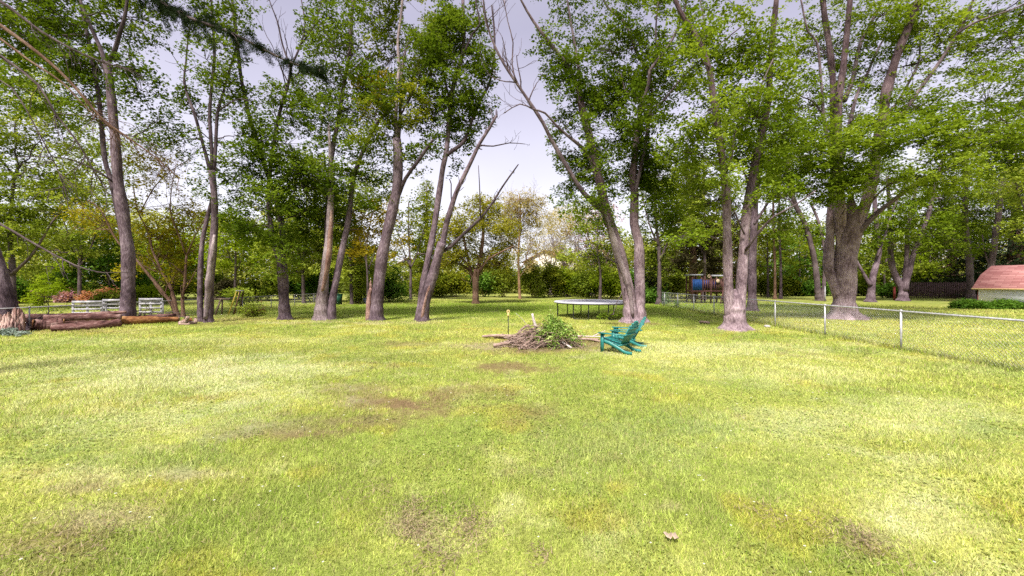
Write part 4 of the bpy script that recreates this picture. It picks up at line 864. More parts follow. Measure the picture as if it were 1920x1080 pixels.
# ------------------------------------------------------------------ the spruce beside the viewer, its boughs crossing the upper left
def near_spruce():
    rng = np.random.RandomState(170); base = np.array([-12.5, 7.5, 0.0])
    root = thing('spruce_tree', 'spruce whose bare dead boughs and one needled bough hang across the upper-left sky', 'tree', base)
    MB().tube([base - [0, 0, .1], base + [0, 0, 6], base + [0, 0, 14]], [.3, .22, .05], 12, flare=(.3, .5, 5, 0), wob=.08).build('trunk', BARK_D, root, base, smooth=True, bark=True)
    def bough(pts, r0, r1, n, ln, lev, mat, trunkz, up=-.25):
        c = [[base[0], base[1], trunkz]] + [list(P(x, y, d)) for x, y, d in pts]
        sp = spline(np.array(c), .2); mb = MB(); mb.tube(sp, np.linspace(r0, r1, len(sp)), 7, wob=.08)
        inner = [i for i in range(len(sp)) if sp[i, 0] > -9]
        for q in range(n):
            i0 = inner[rng.randint(0, len(inner))]; dr = norm(sp[min(i0 + 1, len(sp) - 1)] - sp[i0 - 1])
            grow(mb, sp[i0], norm(dr * .8 + rng.normal(0, .55, 3) + [0, 0, -.35]), ln * rng.uniform(.3, 1.1), .009, lev, rng, [], up=up, spread=.45, kids=2, rmin=.0035)
        mb.build('bough', mat, root, base, smooth=True, bark=True)
        return sp
    bough([(-60, 10, 8.2), (0, 47, 8.2), (70, 98, 8.3), (126, 148, 8.4), (189, 220, 8.5), (227, 249, 8.6), (293, 296, 8.7), (335, 335, 8.8)], .06, .010, 26, .5, 1, BARK_Y, 9.5)
    bough([(-60, -20, 7.6), (0, 2, 7.6), (79, 60, 7.7), (154, 101, 7.8), (211, 122, 7.9), (250, 130, 8)], .06, .01, 20, .5, 1, BARK_D, 9.8)
    bough([(-60, 70, 7.2), (0, 104, 7.3), (72, 160, 7.4), (104, 214, 7.5), (142, 261, 7.6), (175, 318, 7.7), (195, 345, 7.8)], .05, .008, 24, .5, 1, BARK_D, 8.6)
    bough([(-60, 40, 8.6), (0, 72, 8.6), (50, 110, 8.7), (116, 154, 8.8), (160, 200, 8.9), (215, 245, 9)], .045, .008, 18, .45, 1, BARK_Y, 9.2)
    bough([(-60, 395, 7.0), (0, 420, 7.0), (70, 460, 7.1), (140, 497, 7.2), (183, 510, 7.3), (200, 511, 7.3)], .045, .006, 7, .35, 1, BARK_D, 4.3)
    bough([(-60, 180, 6.6), (0, 150, 6.6), (40, 190, 6.6), (70, 245, 6.7), (100, 300, 6.8), (120, 350, 6.8)], .03, .006, 16, .4, 1, BARK_D, 7.4)
    # the needled bough along the top
    sp = bough([(150, -70, 6.8), (295, 0, 7.0), (345, 30, 7.0), (430, 60, 7.1), (485, 88, 7.1), (540, 115, 7.2), (592, 133, 7.2)], .085, .012, 10, .35, 1, BARK_D, 9.0)
    cr = MB(); cs = []
    P0 = P(200, -40, 6.9)[0]; end = sp[-1]
    idx = [i for i in range(len(sp)) if sp[i, 0] > P0]
    for q in range(64):
        i0 = idx[rng.randint(0, len(idx))]; t = (i0 - idx[0]) / len(idx)
        dr = norm(sp[min(i0 + 1, len(sp) - 1)] - sp[i0 - 1]); dn = norm(dr * .9 + rng.normal(0, .6, 3) + [0, 0, -.25]); L = rng.uniform(.2, .6) * (1.1 - .55 * t)
        s = np.linspace(0, 1, 12)[:, None]; p = sp[i0] + dn * L * s; p[:, 2] -= .25 * L * s[:, 0] ** 2; cs.append(p)
    cs.append(sp[idx[len(idx) // 3]:]); cs.append(np.repeat(sp[-6:], 8, 0) + rng.normal(0, .05, (48, 3)))
    cs = np.concatenate(cs); leaf_faces(cr, cs, 16, .045, .02, .05, rng, ub=.1, droop=0, aspect=.09)
    for i in range(2): leaf_faces(cr, cs, 10, .05, .025, .06, rng, ub=.1, droop=.2, aspect=.10)
    cr.build('needles', L_CONIF, root, base)
near_spruce()
# ------------------------------------------------------------------ paint, metal, timber for the objects
TEAL = noisy_mat('teal_paint', (.012, .135, .125), (.02, .19, .175), 9, rough=.42, spec=.5)
GALV = noisy_mat('galvanised_steel', (.33, .32, .35), (.52, .51, .54), 14, rough=.5, metal=.3, spec=.5)
WIRE = noisy_mat('fence_wire', (.40, .41, .41), (.54, .54, .55), 14, rough=.5, metal=.3)
OLDWIRE = noisy_mat('old_wire', (.20, .19, .19), (.34, .33, .33), 14, rough=.6, metal=.2)
BLACKM = noisy_mat('black_steel', (.008, .008, .009), (.02, .02, .022), 8, rough=.45)
PADM = noisy_mat('trampoline_mat', (.34, .33, .41), (.42, .41, .50), 3, rough=.38, spec=.6)
RIMM = noisy_mat('trampoline_pad', (.40, .39, .44), (.50, .49, .54), 4, rough=.5)
WHITEP = noisy_mat('weathered_white', (.20, .195, .22), (.42, .40, .44), 7, rough=.8)
CREAM = noisy_mat('cream_siding', (.62, .57, .50), (.72, .67, .60), 2, rough=.85)
ROOFB = noisy_mat('brown_shingle', (.18, .085, .06), (.30, .16, .12), 3, rough=.9)
GLASSM = noisy_mat('dark_glass', (.06, .07, .09), (.14, .15, .18), 1, rough=.15, spec=.6)
SHEDW = noisy_mat('shed_white', (.74, .72, .75), (.82, .80, .83), 3, rough=.8)
TRIMR = noisy_mat('red_trim', (.22, .06, .06), (.30, .10, .09), 6, rough=.8)
WOODB = noisy_mat('play_timber', (.055, .022, .02), (.11, .048, .042), 7, rough=.8)
BLUEP = noisy_mat('blue_canvas', (.006, .04, .17), (.01, .07, .25), 4, rough=.6)
DBLUE = noisy_mat('dark_blue_canvas', (.015, .02, .12), (.03, .04, .22), 4, rough=.6)
GREYC = noisy_mat('grey_canvas', (.22, .22, .25), (.34, .34, .38), 4, rough=.8)
FENCEW = noisy_mat('fence_board', (.055, .03, .032), (.125, .075, .075), 5, rough=.9, stretch=(6, 6, 1))
GREENP = noisy_mat('green_plastic', (.006, .045, .025), (.012, .07, .04), 5, rough=.5)
YELLOWP = noisy_mat('yellow_fibreglass', (.40, .30, .04), (.52, .42, .08), 6, rough=.6)
TANW = noisy_mat('tan_wood', (.45, .32, .12), (.60, .45, .20), 20, rough=.7)
IVORY = noisy_mat('ivory_plastic', (.34, .25, .17), (.44, .34, .24), 9, rough=.5)
REDP = noisy_mat('red_paint', (.20, .03, .03), (.30, .05, .045), 6, rough=.7)
STONE = noisy_mat('pale_stone', (.30, .27, .26), (.46, .42, .41), 9, rough=.9, bump=.3)
PALEB = noisy_mat('pale_blue_plastic', (.16, .20, .36), (.30, .34, .48), 5, rough=.5)

# shed shingles: courses that differ in tone
def shingle_mat():
    m, nt, N, L = newmat('shed_shingle')
    tc = N.new('ShaderNodeTexCoord'); br = N.new('ShaderNodeTexBrick'); uv = N.new('ShaderNodeMapping'); uv.inputs['Scale'].default_value = (1, 1, 1)
    sp = N.new('ShaderNodeSeparateXYZ'); cb = N.new('ShaderNodeCombineXYZ'); L.new(tc.outputs['Object'], sp.inputs[0])
    ad = N.new('ShaderNodeMath'); ad.operation = 'MULTIPLY_ADD'; ad.inputs[1].default_value = .35; L.new(sp.outputs['Y'], ad.inputs[0]); L.new(sp.outputs['Z'], ad.inputs[2])
    L.new(sp.outputs['X'], cb.inputs['X']); L.new(ad.outputs[0], cb.inputs['Y']); L.new(cb.outputs[0], br.inputs['Vector'])
    br.inputs['Scale'].default_value = 1; br.inputs['Brick Width'].default_value = .9; br.inputs['Row Height'].default_value = .16; br.inputs['Mortar Size'].default_value = .012; br.inputs['Bias'].default_value = 0
    br.inputs['Color1'].default_value = (.29, .115, .115, 1); br.inputs['Color2'].default_value = (.44, .215, .205, 1); br.inputs['Mortar'].default_value = (.17, .07, .06, 1)
    b = N.new('ShaderNodeBsdfPrincipled'); b.inputs['Roughness'].default_value = .95; b.inputs['Specular IOR Level'].default_value = .1; L.new(br.outputs['Color'], b.inputs['Base Color'])
    o = N.new('ShaderNodeOutputMaterial'); L.new(b.outputs[0], o.inputs['Surface'])
    return m
SHINGLE = shingle_mat()

# ------------------------------------------------------------------ adirondack chairs (local: front is -X, ground z=0)
def make_chair(label):
    t = thing('adirondack_chair', label, 'chair', (0, 0, 0), 'teal adirondack chairs by the brush pile')
    W = .29
    def prof(z0x, **k): pass
    s = MB()   # five sloping seat slats
    for i in range(6):
        f = i / 5; x = -.40 + .50 * f; z = .385 - .155 * f
        s.beam((x, -W - .01, z), (x, W + .01, z), .085, .022, up=(.3, 0, 1))
    s.beam((-.445, -W - .01, .345), (-.445, W + .01, .345), .02, .09, up=(0, 0, 1))
    s.build('seat', TEAL, t)
    b = MB()   # fan of back slats with a rounded top
    lo = np.array([.10, 0, .20]); dv = norm(np.array([.44, 0, .80]))
    n = 7; hs = [.66, .74, .79, .81, .79, .74, .66]
    for i in range(n):
        y0 = (i - 3) * .072; y1 = (i - 3) * .083
        a = lo + [0, y0, 0]; e = lo + dv * hs[i] + [0, y1, 0]
        b.beam(a, e, .058, .020, up=(-dv[2], 0, dv[0]))
        b.tube([e - dv * .01, e + dv * .018, e + dv * .03], [.033, .026, .012], 8)
    b.build('backrest', TEAL, t)
    for nm, dd, hw in (('back_rail', .40, .34), ('back_rail', .60, .27), ('back_rail', .06, .29)):
        c = lo + dv * dd + np.array([dv[2], 0, -dv[0]]) * .028
        MB().beam(c + [0, -hw, 0], c + [0, hw, 0], .05, .03, up=(dv[2], 0, -dv[0])).build(nm, TEAL, t)
    for sgn in (-1, 1):
        y = sgn * (W + .035)
        a = MB()   # armrest: a long flat board, a little wider in front
        a.beam((-.50, y + sgn * .03, .553), (.36, y + sgn * .005, .543), .135, .024)
        a.beam((-.36, y, .47), (-.30, y + sgn * .05, .538), .03, .03); a.build('armrest', TEAL, t)
        MB().beam((-.40, y, -.005), (-.40, y, .538), .028, .10, up=(1, 0, 0)).build('leg', TEAL, t)
        r = MB()   # curved side rail from seat front down to the ground behind
        pr = np.array([[-.46, 0, .34], [-.2, 0, .275], [.08, 0, .16], [.30, 0, .06], [.50, 0, .045]])
        sp = spline(pr, .08)
        k = len(sp); hh = np.linspace(.055, .045, k)[:, None] * np.array([[0, 0, 1]])
        V = np.concatenate([sp + hh + [0, sgn * W - .014, 0], sp + hh + [0, sgn * W + .014, 0], sp - hh + [0, sgn * W + .014, 0], sp - hh + [0, sgn * W - .014, 0]]); V[:, 2] = np.maximum(V[:, 2], -.01)
        i = np.arange(k - 1); r.add(V, np.concatenate([np.stack([a_ * k + i, a_ * k + i + 1, (a_ + 1) % 4 * k + i + 1, (a_ + 1) % 4 * k + i], 1) for a_ in range(4)])); r.add(V[[0, k, 2 * k, 3 * k]], [[0, 1, 2, 3]]); r.add(V[[k - 1, 2 * k - 1, 3 * k - 1, 4 * k - 1]], [[3, 2, 1, 0]])
        r.build('side_rail', TEAL, t)
    return t
def place(o, x, y, z, rz): o.location = (x, y, z); o.rotation_euler = (0, 0, rz)
def copy_thing(o, label):
    c = o.copy(); COL.objects.link(c); c['label'] = label
    for ch in o.children:
        k = ch.copy(); COL.objects.link(k); k.parent = c
        for g in ch.children:
            h = g.copy(); COL.objects.link(h); h.parent = k
    return c
ch = make_chair('teal slatted adirondack chair nearer the viewer, its back turned to us')
place(ch, 3.115, 11.97, 0, math.radians(-42))
c2 = copy_thing(ch, 'second teal adirondack chair, partly hidden behind the nearer one, seen edge-on')
place(c2, 3.68, 13.1, 0, math.radians(-10))

# ------------------------------------------------------------------ trampoline
def trampoline():
    c = np.array([4.78, 24.2, 0.0]); t = thing('trampoline', 'round trampoline with a pale mat on black legs beside the double-stemmed maple', 'trampoline', c)
    R, z = 2.28, .90; m = MB(); th = np.linspace(0, 2 * math.pi, 72, endpoint=False)
    ring = lambda r, zz: np.stack([np.cos(th) * r + c[0], np.sin(th) * r + c[1], np.full(72, zz)], 1)
    m.tube([c + [0, 0, z - .035], c + [0, 0, z - .03]], [R * .87, R * .87], 72); m.build('mat', PADM, t, c)
    p = MB(); prof = [(.85, .0), (.86, .035), (.93, .05), (1.0, .035), (1.02, .0), (1.02, -.05), (1.0, -.055), (.85, -.02)]
    rings = [ring(R * r, z + h) for r, h in prof]; V = np.concatenate(rings); n = len(prof)
    i = np.arange(72); j = (i + 1) % 72; q = []
    for k in range(n):
        k2 = (k + 1) % n; q.append(np.stack([k * 72 + i, k * 72 + j, k2 * 72 + j, k2 * 72 + i], 1))
    p.add(V, np.concatenate(q)); p.build('safety_pad', RIMM, t, c, smooth=True)
    f = MB(); a = np.linspace(0, 2 * math.pi, 49); f.tube(np.stack([np.cos(a) * R * .97 + c[0], np.sin(a) * R * .97 + c[1], np.full(49, z - .07)], 1), .028, 8); f.build('frame', BLACKM, t, c, smooth=True)
    ang = [(-132, -109), (-81, -52), (-20, 10), (46, 71), (101, 128), (160, 186)]
    for a0, a1 in ang:
        e = [np.array([math.cos(math.radians(g)) * R * .95, math.sin(math.radians(g)) * R * .95, 0]) + c for g in (a0, a1)]
        o = (e[1] - e[0]) * .12
        pts = np.array([e[0] + [0, 0, z - .07], e[0] + [0, 0, .22], e[0] + o * .25 + [0, 0, .08], e[0] + o + [0, 0, .03], e[1] - o + [0, 0, .03], e[1] - o * .25 + [0, 0, .08], e[1] + [0, 0, .22], e[1] + [0, 0, z - .07]])
        MB().tube(spline(pts, .12), .03, 8).build('leg', BLACKM, t, c, smooth=True)
trampoline()

# ------------------------------------------------------------------ chain-link fences
def chain_fence(label, pts, h, step, mesh_r, metal, wire, pr=.03, rail=True, cell=.07, posts=None):
    pts = [np.array([x, y, 0.0]) for x, y in pts]; t = thing('chain_link_fence', label, 'fence', pts[0])
    b = pts[0]; seg = np.diff(np.array(pts), axis=0); L = np.linalg.norm(seg, axis=1); tot = np.concatenate([[0], np.cumsum(L)])
    def at(s):
        k = min(len(L) - 1, max(0, np.searchsorted(tot, s, side='right') - 1)); return pts[k] + seg[k] * ((s - tot[k]) / L[k])
    for s in np.arange(0, tot[-1] + .01, step):
        p = at(min(s, tot[-1])); m = MB(); m.tube([p + [0, 0, -.1], p + [0, 0, h - .02]], pr, 10); m.tube([p + [0, 0, h - .02], p + [0, 0, h + .012], p + [0, 0, h + .03]], [pr * 1.25, pr * 1.2, pr * .6], 10); m.build('post', metal, t, b, smooth=True)
    m = MB(); m.tube(np.array([p + [0, 0, h - .02] for p in pts]), .025, 8); m.build('top_rail', metal, t, b, smooth=True)
    m = MB(); s = 0.0; hh = h - .05; nz = max(1, int(round(hh / cell)))
    while s < tot[-1] - .01:
        for sg in (1, -1):
            e = s + sg * hh
            s0, z0, s1, z1 = s, .03, e, .03 + hh
            if s1 > tot[-1]: z1 = z0 + (tot[-1] - s0); s1 = tot[-1]
            if s1 < 0: z1 = z0 + s0; s1 = 0
            if abs(s1 - s0) > .03:
                o = .004 * sg
                a, c = at(s0), at(s1); mid = at((s0 + s1) / 2)
                m.tube([a + [o, 0, z0], mid + [o, 0, (z0 + z1) / 2], c + [o, 0, z1]], mesh_r, 3, cap=False)
        s += cell * 1.35
    m.build('wire_mesh', wire, t, b)
    m = MB(); s = 0   # knuckled wire ends above the rail
    k = np.arange(0, tot[-1], cell * 1.35)
    for s in k:
        p = at(s); m.tube([p + [0, 0, h - .03], p + [.0, 0, h + .035]], mesh_r * 1.2, 3, cap=False)
    m.build('wire_barb', wire, t, b)
xf = lambda d: 11.6 + (d - 12.5) * .06
chain_fence('silver chain-link fence running from the right edge back past the forked maple', [(xf(d), d) for d in (5.85, 12.41, 22, 36.2)], 1.17, 3.28, .0024, GALV, WIRE)
chain_fence('old low wire fence along the left boundary behind the log pile', [(-20.6, 14.5), (-19.8, 22), (-18.6, 34), (-18.0, 42)], .98, 3.0, .003, OLDWIRE, OLDWIRE, pr=.028, cell=.11)

# ------------------------------------------------------------------ shed, houses, board fence
def prism(mb, prof, x0, x1):
    """extrude a (y,z) outline along x"""
    n = len(prof); a = np.array([[x0, y, z] for y, z in prof]); b = np.array([[x1, y, z] for y, z in prof])
    i = np.arange(n); j = (i + 1) % n
    mb.add(np.concatenate([a, b]), np.stack([i, j, j + n, i + n], 1))
    base = mb.n - 2 * n
    mb.f.setdefault(n, []).append((np.array([list(range(base + n - 1, base - 1, -1)), list(range(base + n, base + 2 * n))], np.int32), None, None))
def shed():
    d = 33.5; x0 = (1834 - CX) / F * d; b = np.array([x0, d, 0.0]); t = thing('garden_shed', 'white garden shed with a reddish gambrel shingle roof at the right edge', 'shed', b, rz=math.radians(-76))
    L, W, e, k = 5.4, 4.2, 1.53, 2.55; top = 3.32
    m = MB(); prism(m, [(0, 0), (W, 0), (W, e), (W * .78, k), (W / 2, top - .1), (W * .22, k), (0, e)], 0, L); m.build('wall', SHEDW, t)
    r = MB(); out = [(-.22, e - .06), (W * .2, k + .04), (W / 2, top), (W * .8, k + .04), (W + .22, e - .06), (W + .22, e - .0), (W * .8 + .03, k + .10), (W / 2, top + .07), (W * .2 - .03, k + .10), (-.22, e)]
    # outline must turn one way: lower edge then upper edge back
    prism(r, out, -.28, L + .28); r.build('roof', SHINGLE, t)
    c = MB(); c.box((-.012, .05, e / 2), (.03, .13, e)); c.box((-.012, W - .05, e / 2), (.03, .13, e)); c.build('corner_trim', TRIMR, t)
    dr = MB(); dr.box((-.02, W / 2, 1.0), (.05, 1.3, 1.95)); dr.build('door', TRIMR, t)
    f = MB(); f.beam((-.28, -.235, e - .03), (L + .28, -.235, e - .03), .02, .10); f.build('eave_trim', TANW, t)
shed()
def house(label, px, d, wall_w, depth, eave, peak, rot, wallm, roofm, wins, name='house', chim=False):
    b = GP(px, d); t = thing(name, label, 'house', b, rz=rot); w = wall_w / 2
    m = MB(); prof = [(-w, 0), (w, 0), (w, eave), (0, peak - .12), (-w, eave)]
    # gable faces -Y: extrude along y
    n = 5; a = np.array([[x, 0, z] for x, z in prof]); c = np.array([[x, depth, z] for x, z in prof]); i = np.arange(n); j = (i + 1) % n
    m.add(np.concatenate([a, c]), np.stack([i, j, j + n, i + n], 1)); m.f.setdefault(5, []).append((np.array([[4, 3, 2, 1, 0], [5, 6, 7, 8, 9]], np.int32), None, None)); m.build('wall', wallm, t)
    r = MB(); s = (peak - eave) / w
    for sg in (-1, 1):
        r.beam((sg * (w + .5) / 2, -.5, (peak + eave - .5 * s) / 2 + .06), (sg * (w + .5) / 2, depth + .5, (peak + eave - .5 * s) / 2 + .06), math.hypot(w + .5, (w + .5) * s) , .16, up=(sg * s, 0, 1))
    r.build('roof', roofm, t)
    for x, z, ww, hh in wins:
        f = MB(); f.box((x, -.03, z), (ww + .24, .08, hh + .24)); fo = f.build('window', WHITEP, t)
        g = MB(); g.box((x, -.075, z), (ww, .03, hh)); g.build('pane', GLASSM, fo)
    return t
house('cream gabled house with a brown roof seen through the bare trees', 1022, 98, 10.5, 15, 7.0, 9.6, math.radians(-24), CREAM, ROOFB, [(1.6, 5.3, 1.0, 1.5), (-2.2, 5.3, 1.0, 1.5), (2.2, 2.0, 1.3, 1.5), (-2.4, 2.0, 1.3, 1.5)])
house('white house with a brown roof glimpsed behind the V-shaped maple', 766, 96, 11, 10, 4.6, 7.8, math.radians(20), WHITEP, ROOFB, [(-2.6, 2.8, 1.2, 1.5), (0, 2.8, 1.2, 1.5), (2.6, 2.8, 1.2, 1.5)])
def board_fence():
    d = 52.0; a = GP(1702, d + .8); c = GP(1870, d - 1.5); t = thing('board_fence', 'dark tall wooden board fence with gaps beneath the far maples', 'fence', a)
    L = np.linalg.norm(c - a); u = (c - a) / L; rng = np.random.RandomState(3)
    m = MB(); s = 0
    while s < L:
        h = 2.02 + rng.normal(0, .025); p = a + u * s
        m.beam(p + [0, 0, .06], p + [0, 0, h], .15, .022, up=(0, 1, 0)); m.beam(p + [0, 0, h], p + [0, 0, h + .06], .09, .022, up=(0, 1, 0)); s += .185
    m.build('board_panel', FENCEW, t, a)
    for z in (.4, 1.1, 1.75): MB().beam(a + [0, .05, z], c + [0, .05, z], .04, .09).build('rail', FENCEW, t, a)
    for s in np.arange(0, L + .1, 2.5):
        p = a + u * s; MB().beam(p + [0, .12, -.1], p + [0, .12, 2.12], .1, .1, up=(0, 1, 0)).build('post', FENCEW, t, a)
board_fence()

# ------------------------------------------------------------------ playset
def playset():
    d = 40.0; b = GP(1306, d); t = thing('playset', 'wooden playset with bright blue panels and a grey roof board behind the fence', 'playset', b)
    X = lambda px: (px - 1306) / F * d; Z = lambda py: EYE + (HY - py) / F * d
    for x in (X(1298), X(1315), X(1333), X(1356)):
        for y in (0, 1.3): MB().beam((x, y, -.05), (x, y, Z(517) if x < X(1340) else Z(520)), .12, .12, up=(0, 1, 0)).build('post', WOODB, t)
    m = MB(); m.box((X(1327), .65, Z(546)), (3.1, 1.45, .12)); m.build('platform', WOODB, t)
    m = MB()
    for k in range(5): m.box((X(1299.5) + k * .185, -.08, Z(534)), (.165, .04, 1.05))
    m.build('blue_panel', BLUEP, t)
    m = MB(); m.box((X(1306), .6, Z(515.5)), (1.15, 1.5, .14)); m.build('roof_board', GREYC, t)
    m = MB()
    for k in range(9): m.beam((X(1318) + k * .215, -.06, Z(545)), (X(1318) + k * .215, -.06, Z(524)), .12, .03, up=(0, 1, 0))
    m.beam((X(1316), -.06, Z(524)), (X(1358), -.06, Z(524)), .05, .10); m.build('railing', WOODB, t)
    m = MB(); m.box((X(1331), .3, Z(533)), (1.6, .03, .8)); m.build('dark_panel', DBLUE, t)
    m = MB(); m.beam((X(1334), 0, Z(517)), (X(1372), 0, Z(517)), .12, .16); m.build('swing_beam', GREYC, t)
    MB().beam((X(1337), -1.4, -.05), (X(1362), .1, Z(522)), .1, .12).build('brace', WOODB, t)
    MB().beam((X(1366), -1.2, -.05), (X(1368), .1, Z(518)), .1, .12).build('brace', WOODB, t)
    a = np.linspace(0, 2 * math.pi, 25); c = np.array([X(1328), -.15, Z(518)])
    MB().tube(np.stack([c[0] + .11 * np.cos(a), np.full(25, c[1]), c[2] + .13 * np.sin(a)], 1), .04, 8).build('steering_wheel', IVORY, t, smooth=True)
    m = MB(); c = np.array([X(1344), -.22, Z(527)]); m.tube([c + [0, -.04, 0], c + [0, .0, 0], c + [0, .04, 0]], [.12, .2, .12], 14); m.build('round_hatch', IVORY, t, smooth=True)
playset()

# ------------------------------------------------------------------ small things
def pole(name, label, cat, px, d, h, r, mat):
    b = GP(px, d); t = thing(name, label, cat, b)
    MB().tube([b - [0, 0, .1], b + [0, 0, h - .06]], r, 10).build('shaft', mat, t, b, smooth=True)
    MB().tube([b + [0, 0, h - .06], b + [0, 0, h], b + [0, 0, h + .03]], [r * 1.25, r * 1.2, r * .5], 10).build('cap', mat, t, b, smooth=True)
pole('pole', 'short white pole standing between the twin dark maple and the giant maple', 'pole', 1547, 44, 1.6, .05, WHITEP)
pole('post', 'dark red post beside the foot of the three-stemmed maple', 'post', 1677, 47, 1.5, .11, REDP)
def stake():
    d = 14.55; b = GP(953, d); t = thing('garden_stake', 'thin dark stake with a tan ring-shaped knob beside the brush pile', 'stake', b)
    MB().tube([b - [0, 0, .15], b + [0, 0, .84]], [.017, .014], 8).build('shaft', BLACKM, t, b, smooth=True)
    MB().tube([b + [0, 0, .82], b + [0, 0, .86], b + [0, 0, .93]], [.034, .036, .03], 10).build('sleeve', TANW, t, b, smooth=True)
    a = np.linspace(0, 2 * math.pi, 21)
    MB().tube(np.stack([b[0] + .04 * np.cos(a), np.full(21, b[1]), .985 + .048 * np.sin(a)], 1), .022, 8).build('knob', TANW, t, b, smooth=True)
stake()
def bin_():
    d = 37.5; b = GP(633, d); t = thing('wheeled_bin', 'dark green wheeled bin behind the snag maple', 'bin', b)
    m = MB(); m.add([[b[0] + sx * w, b[1] + sy * w * 1.1, z] for z, w in ((.05, .24), (.92, .32)) for sy in (-1, 1) for sx in (-1, 1)], [[0, 1, 3, 2], [4, 6, 7, 5], [0, 4, 5, 1], [1, 5, 7, 3], [3, 7, 6, 2], [2, 6, 4, 0]]); m.build('body', GREENP, t, b)
    m = MB(); m.box(b + [0, 0, .96], (.70, .78, .07)); m.beam(b + [-.25, .42, .96], b + [.25, .42, .96], .05, .05); m.build('lid', GREENP, t, b)
    for s in (-1, 1): MB().tube([b + [s * .22, .25, .1], b + [s * .28, .25, .1]], .1, 14).build('wheel', BLACKM, t, b)
bin_()
def barrel():
    d = 40; b = GP(687, d); t = thing('barrel', 'pale blue barrel half hidden behind the leaning splintered maple', 'barrel', b)
    MB().tube([b + [0, 0, 0], b + [0, 0, .05], b + [0, 0, .4], b + [0, 0, .42], b + [0, 0, .46], b + [0, 0, .85], b + [0, 0, .9]], [.27, .29, .31, .325, .31, .30, .27], 18).build('body', PALEB, t, b, smooth=True)
    MB().tube([b + [0, 0, .9], b + [0, 0, .94]], [.28, .27], 18).build('lid', WHITEP, t, b)
barrel()
def ladder():
    d = 26.0; b = GP(446, d); t = thing('step_ladder', 'yellow folding step ladder opened beside the wire fence', 'ladder', b)
    X = lambda px: (px - CX) / F * d; Z = lambda py: EYE + (HY - py) / F * d; top = np.array([X(450), d, Z(545)])
    MB().box(top, (.34, .30, .06)).build('top_step', WHITEP, t, b)
    m = MB()
    for y in (-.22, .22): m.beam([X(434), d + y * 1.3, 0], top + [-.12, y * .6, 0], .03, .07, up=(1, 0, 0))
    for k in range(1, 5): q = np.array([X(434), d, 0]) * (1 - k / 5) + (top + [-.12, 0, 0]) * (k / 5); m.beam(q - [0, .25 - .02 * k, 0], q + [0, .25 - .02 * k, 0], .08, .03)
    m.build('front_frame', YELLOWP, t, b)
    m = MB()
    for y in (-.22, .22): m.beam([X(443), d + y * 1.3, 0], top + [.12, y * .6, 0], .03, .06, up=(1, 0, 0))
    m.beam([X(444), d - .25, .4], [X(444), d + .25, .4], .03, .03); m.build('rear_frame', WOODB, t, b)
ladder()
def sawhorse():
    d = 25.5; t = thing('sawhorse', 'rough timber sawhorse behind the peeling trunk pair', 'sawhorse', GP(408, d)); b = GP(408, d)
    MB().beam(b + [-.5, 0, 1.02], b + [.75, 0, .98], .09, .12).build('beam', BARK_T_OBJ, t, b)
    for x in (-.4, .15):
        for y in (-.3, .3): MB().beam(b + [x - .1, y, 0], b + [x + .1, y * .2, 1.0], .07, .07, up=(1, 0, 0)).build('leg', BARK_T_OBJ, t, b)
BARK_T_OBJ = noisy_mat('grey_timber', (.10, .07, .05), (.22, .16, .12), 8, rough=.9, stretch=(1, 1, 4))
sawhorse()
# white slatted pallets leaning behind the wire fence
def pallet(label, px0, px1, d, ytop, ybot, nsl, skew=0.0):
    a, c = GP(px0, d), GP(px1, d + skew); zt = EYE + (HY - ytop) / F * d; t = thing('slatted_pallet', label, 'pallet', a, 'white pallets behind the log pile')
    z0 = max(0.0, EYE + (HY - ybot) / F * d); u = (c - a)
    for s in np.linspace(.03, .97, nsl + 0): pass
    for k, z in enumerate(np.linspace(z0 + .1, zt - .07, 5)): MB().beam(a + [0, -.04, z], c + [0, -.04, z], .025, .14 if k == 4 else .10, up=(0, 0, 1)).build('slat', WHITEP, t, a)
    for s in np.linspace(.02, .98, nsl): p = a + u * s; MB().beam(p + [0, 0, z0], p + [0, 0, zt], .11, .05, up=(0, 1, 0)).build('batten', WHITEP, t, a)
pallet('white slatted pallet left of the bowed maple, longest of three', 136, 192, 23.3, 564, 600, 3, .2)
pallet('white slatted pallet touching the bowed maple on its left', 194, 226, 23.8, 561, 600, 2, .1)
pallet('white slatted pallet right of the bowed maple behind dark brush', 262, 304, 23.5, 559, 600, 3, 0)

# logs and the broken stump at the left
def log(label, a, b, r0, r1, mat, seed=0, name='log', end=True, group=None, bend=.1, wob=.3, endmat=None):
    a, b = np.array(a, float), np.array(b, float); rng = np.random.RandomState(seed); t = np.linspace(0, 1, 22)[:, None]
    p = a + (b - a) * t; o = rng.normal(0, 1, 3) * bend; o[2] *= .3; p = p + o * np.sin(t * math.pi) + .03 * r0 * rng.normal(0, 1, (22, 3))
    root = thing(name, label, name.split('_')[-1], a, group)
    m = MB(); m.tube(p, np.linspace(r0, r1, 22) * (1 + .05 * rng.normal(0, 1, 22)), 14, wob=wob, seed=seed); m.build('bark', mat, root, a, smooth=True, bark=True)
    u = norm(a - b)
    m = MB(); m.tube([a - u * .02, a + u * .012], [r0 * .86, r0 * .8], 14, wob=.1, seed=seed); m.tube([b + u * .02, b - u * .012], [r1 * .86, r1 * .8], 14, wob=.1, seed=seed); m.build('cut_end', endmat or WOODRAW, root, a, bark=True)
    return root
W3 = lambda px, d, z: np.array([(px - CX) / F * d, d, z])
log('front log of the long pile, reddish and cracked, lying on the grass', W3(97, 17.0, .15), W3(224, 18.6, .17), .16, .17, LOGBARK, 1)
log('thick log with a dark rotten red end at the left of the pile', W3(62, 17.3, .27), W3(120, 17.9, .25), .26, .24, LOGBARK, 2, endmat=LOGROT)
log('long purplish log lying on top of the pile, behind the front log', W3(84, 17.7, .47), W3(228, 19.2, .43), .15, .14, LOGBARK, 3)
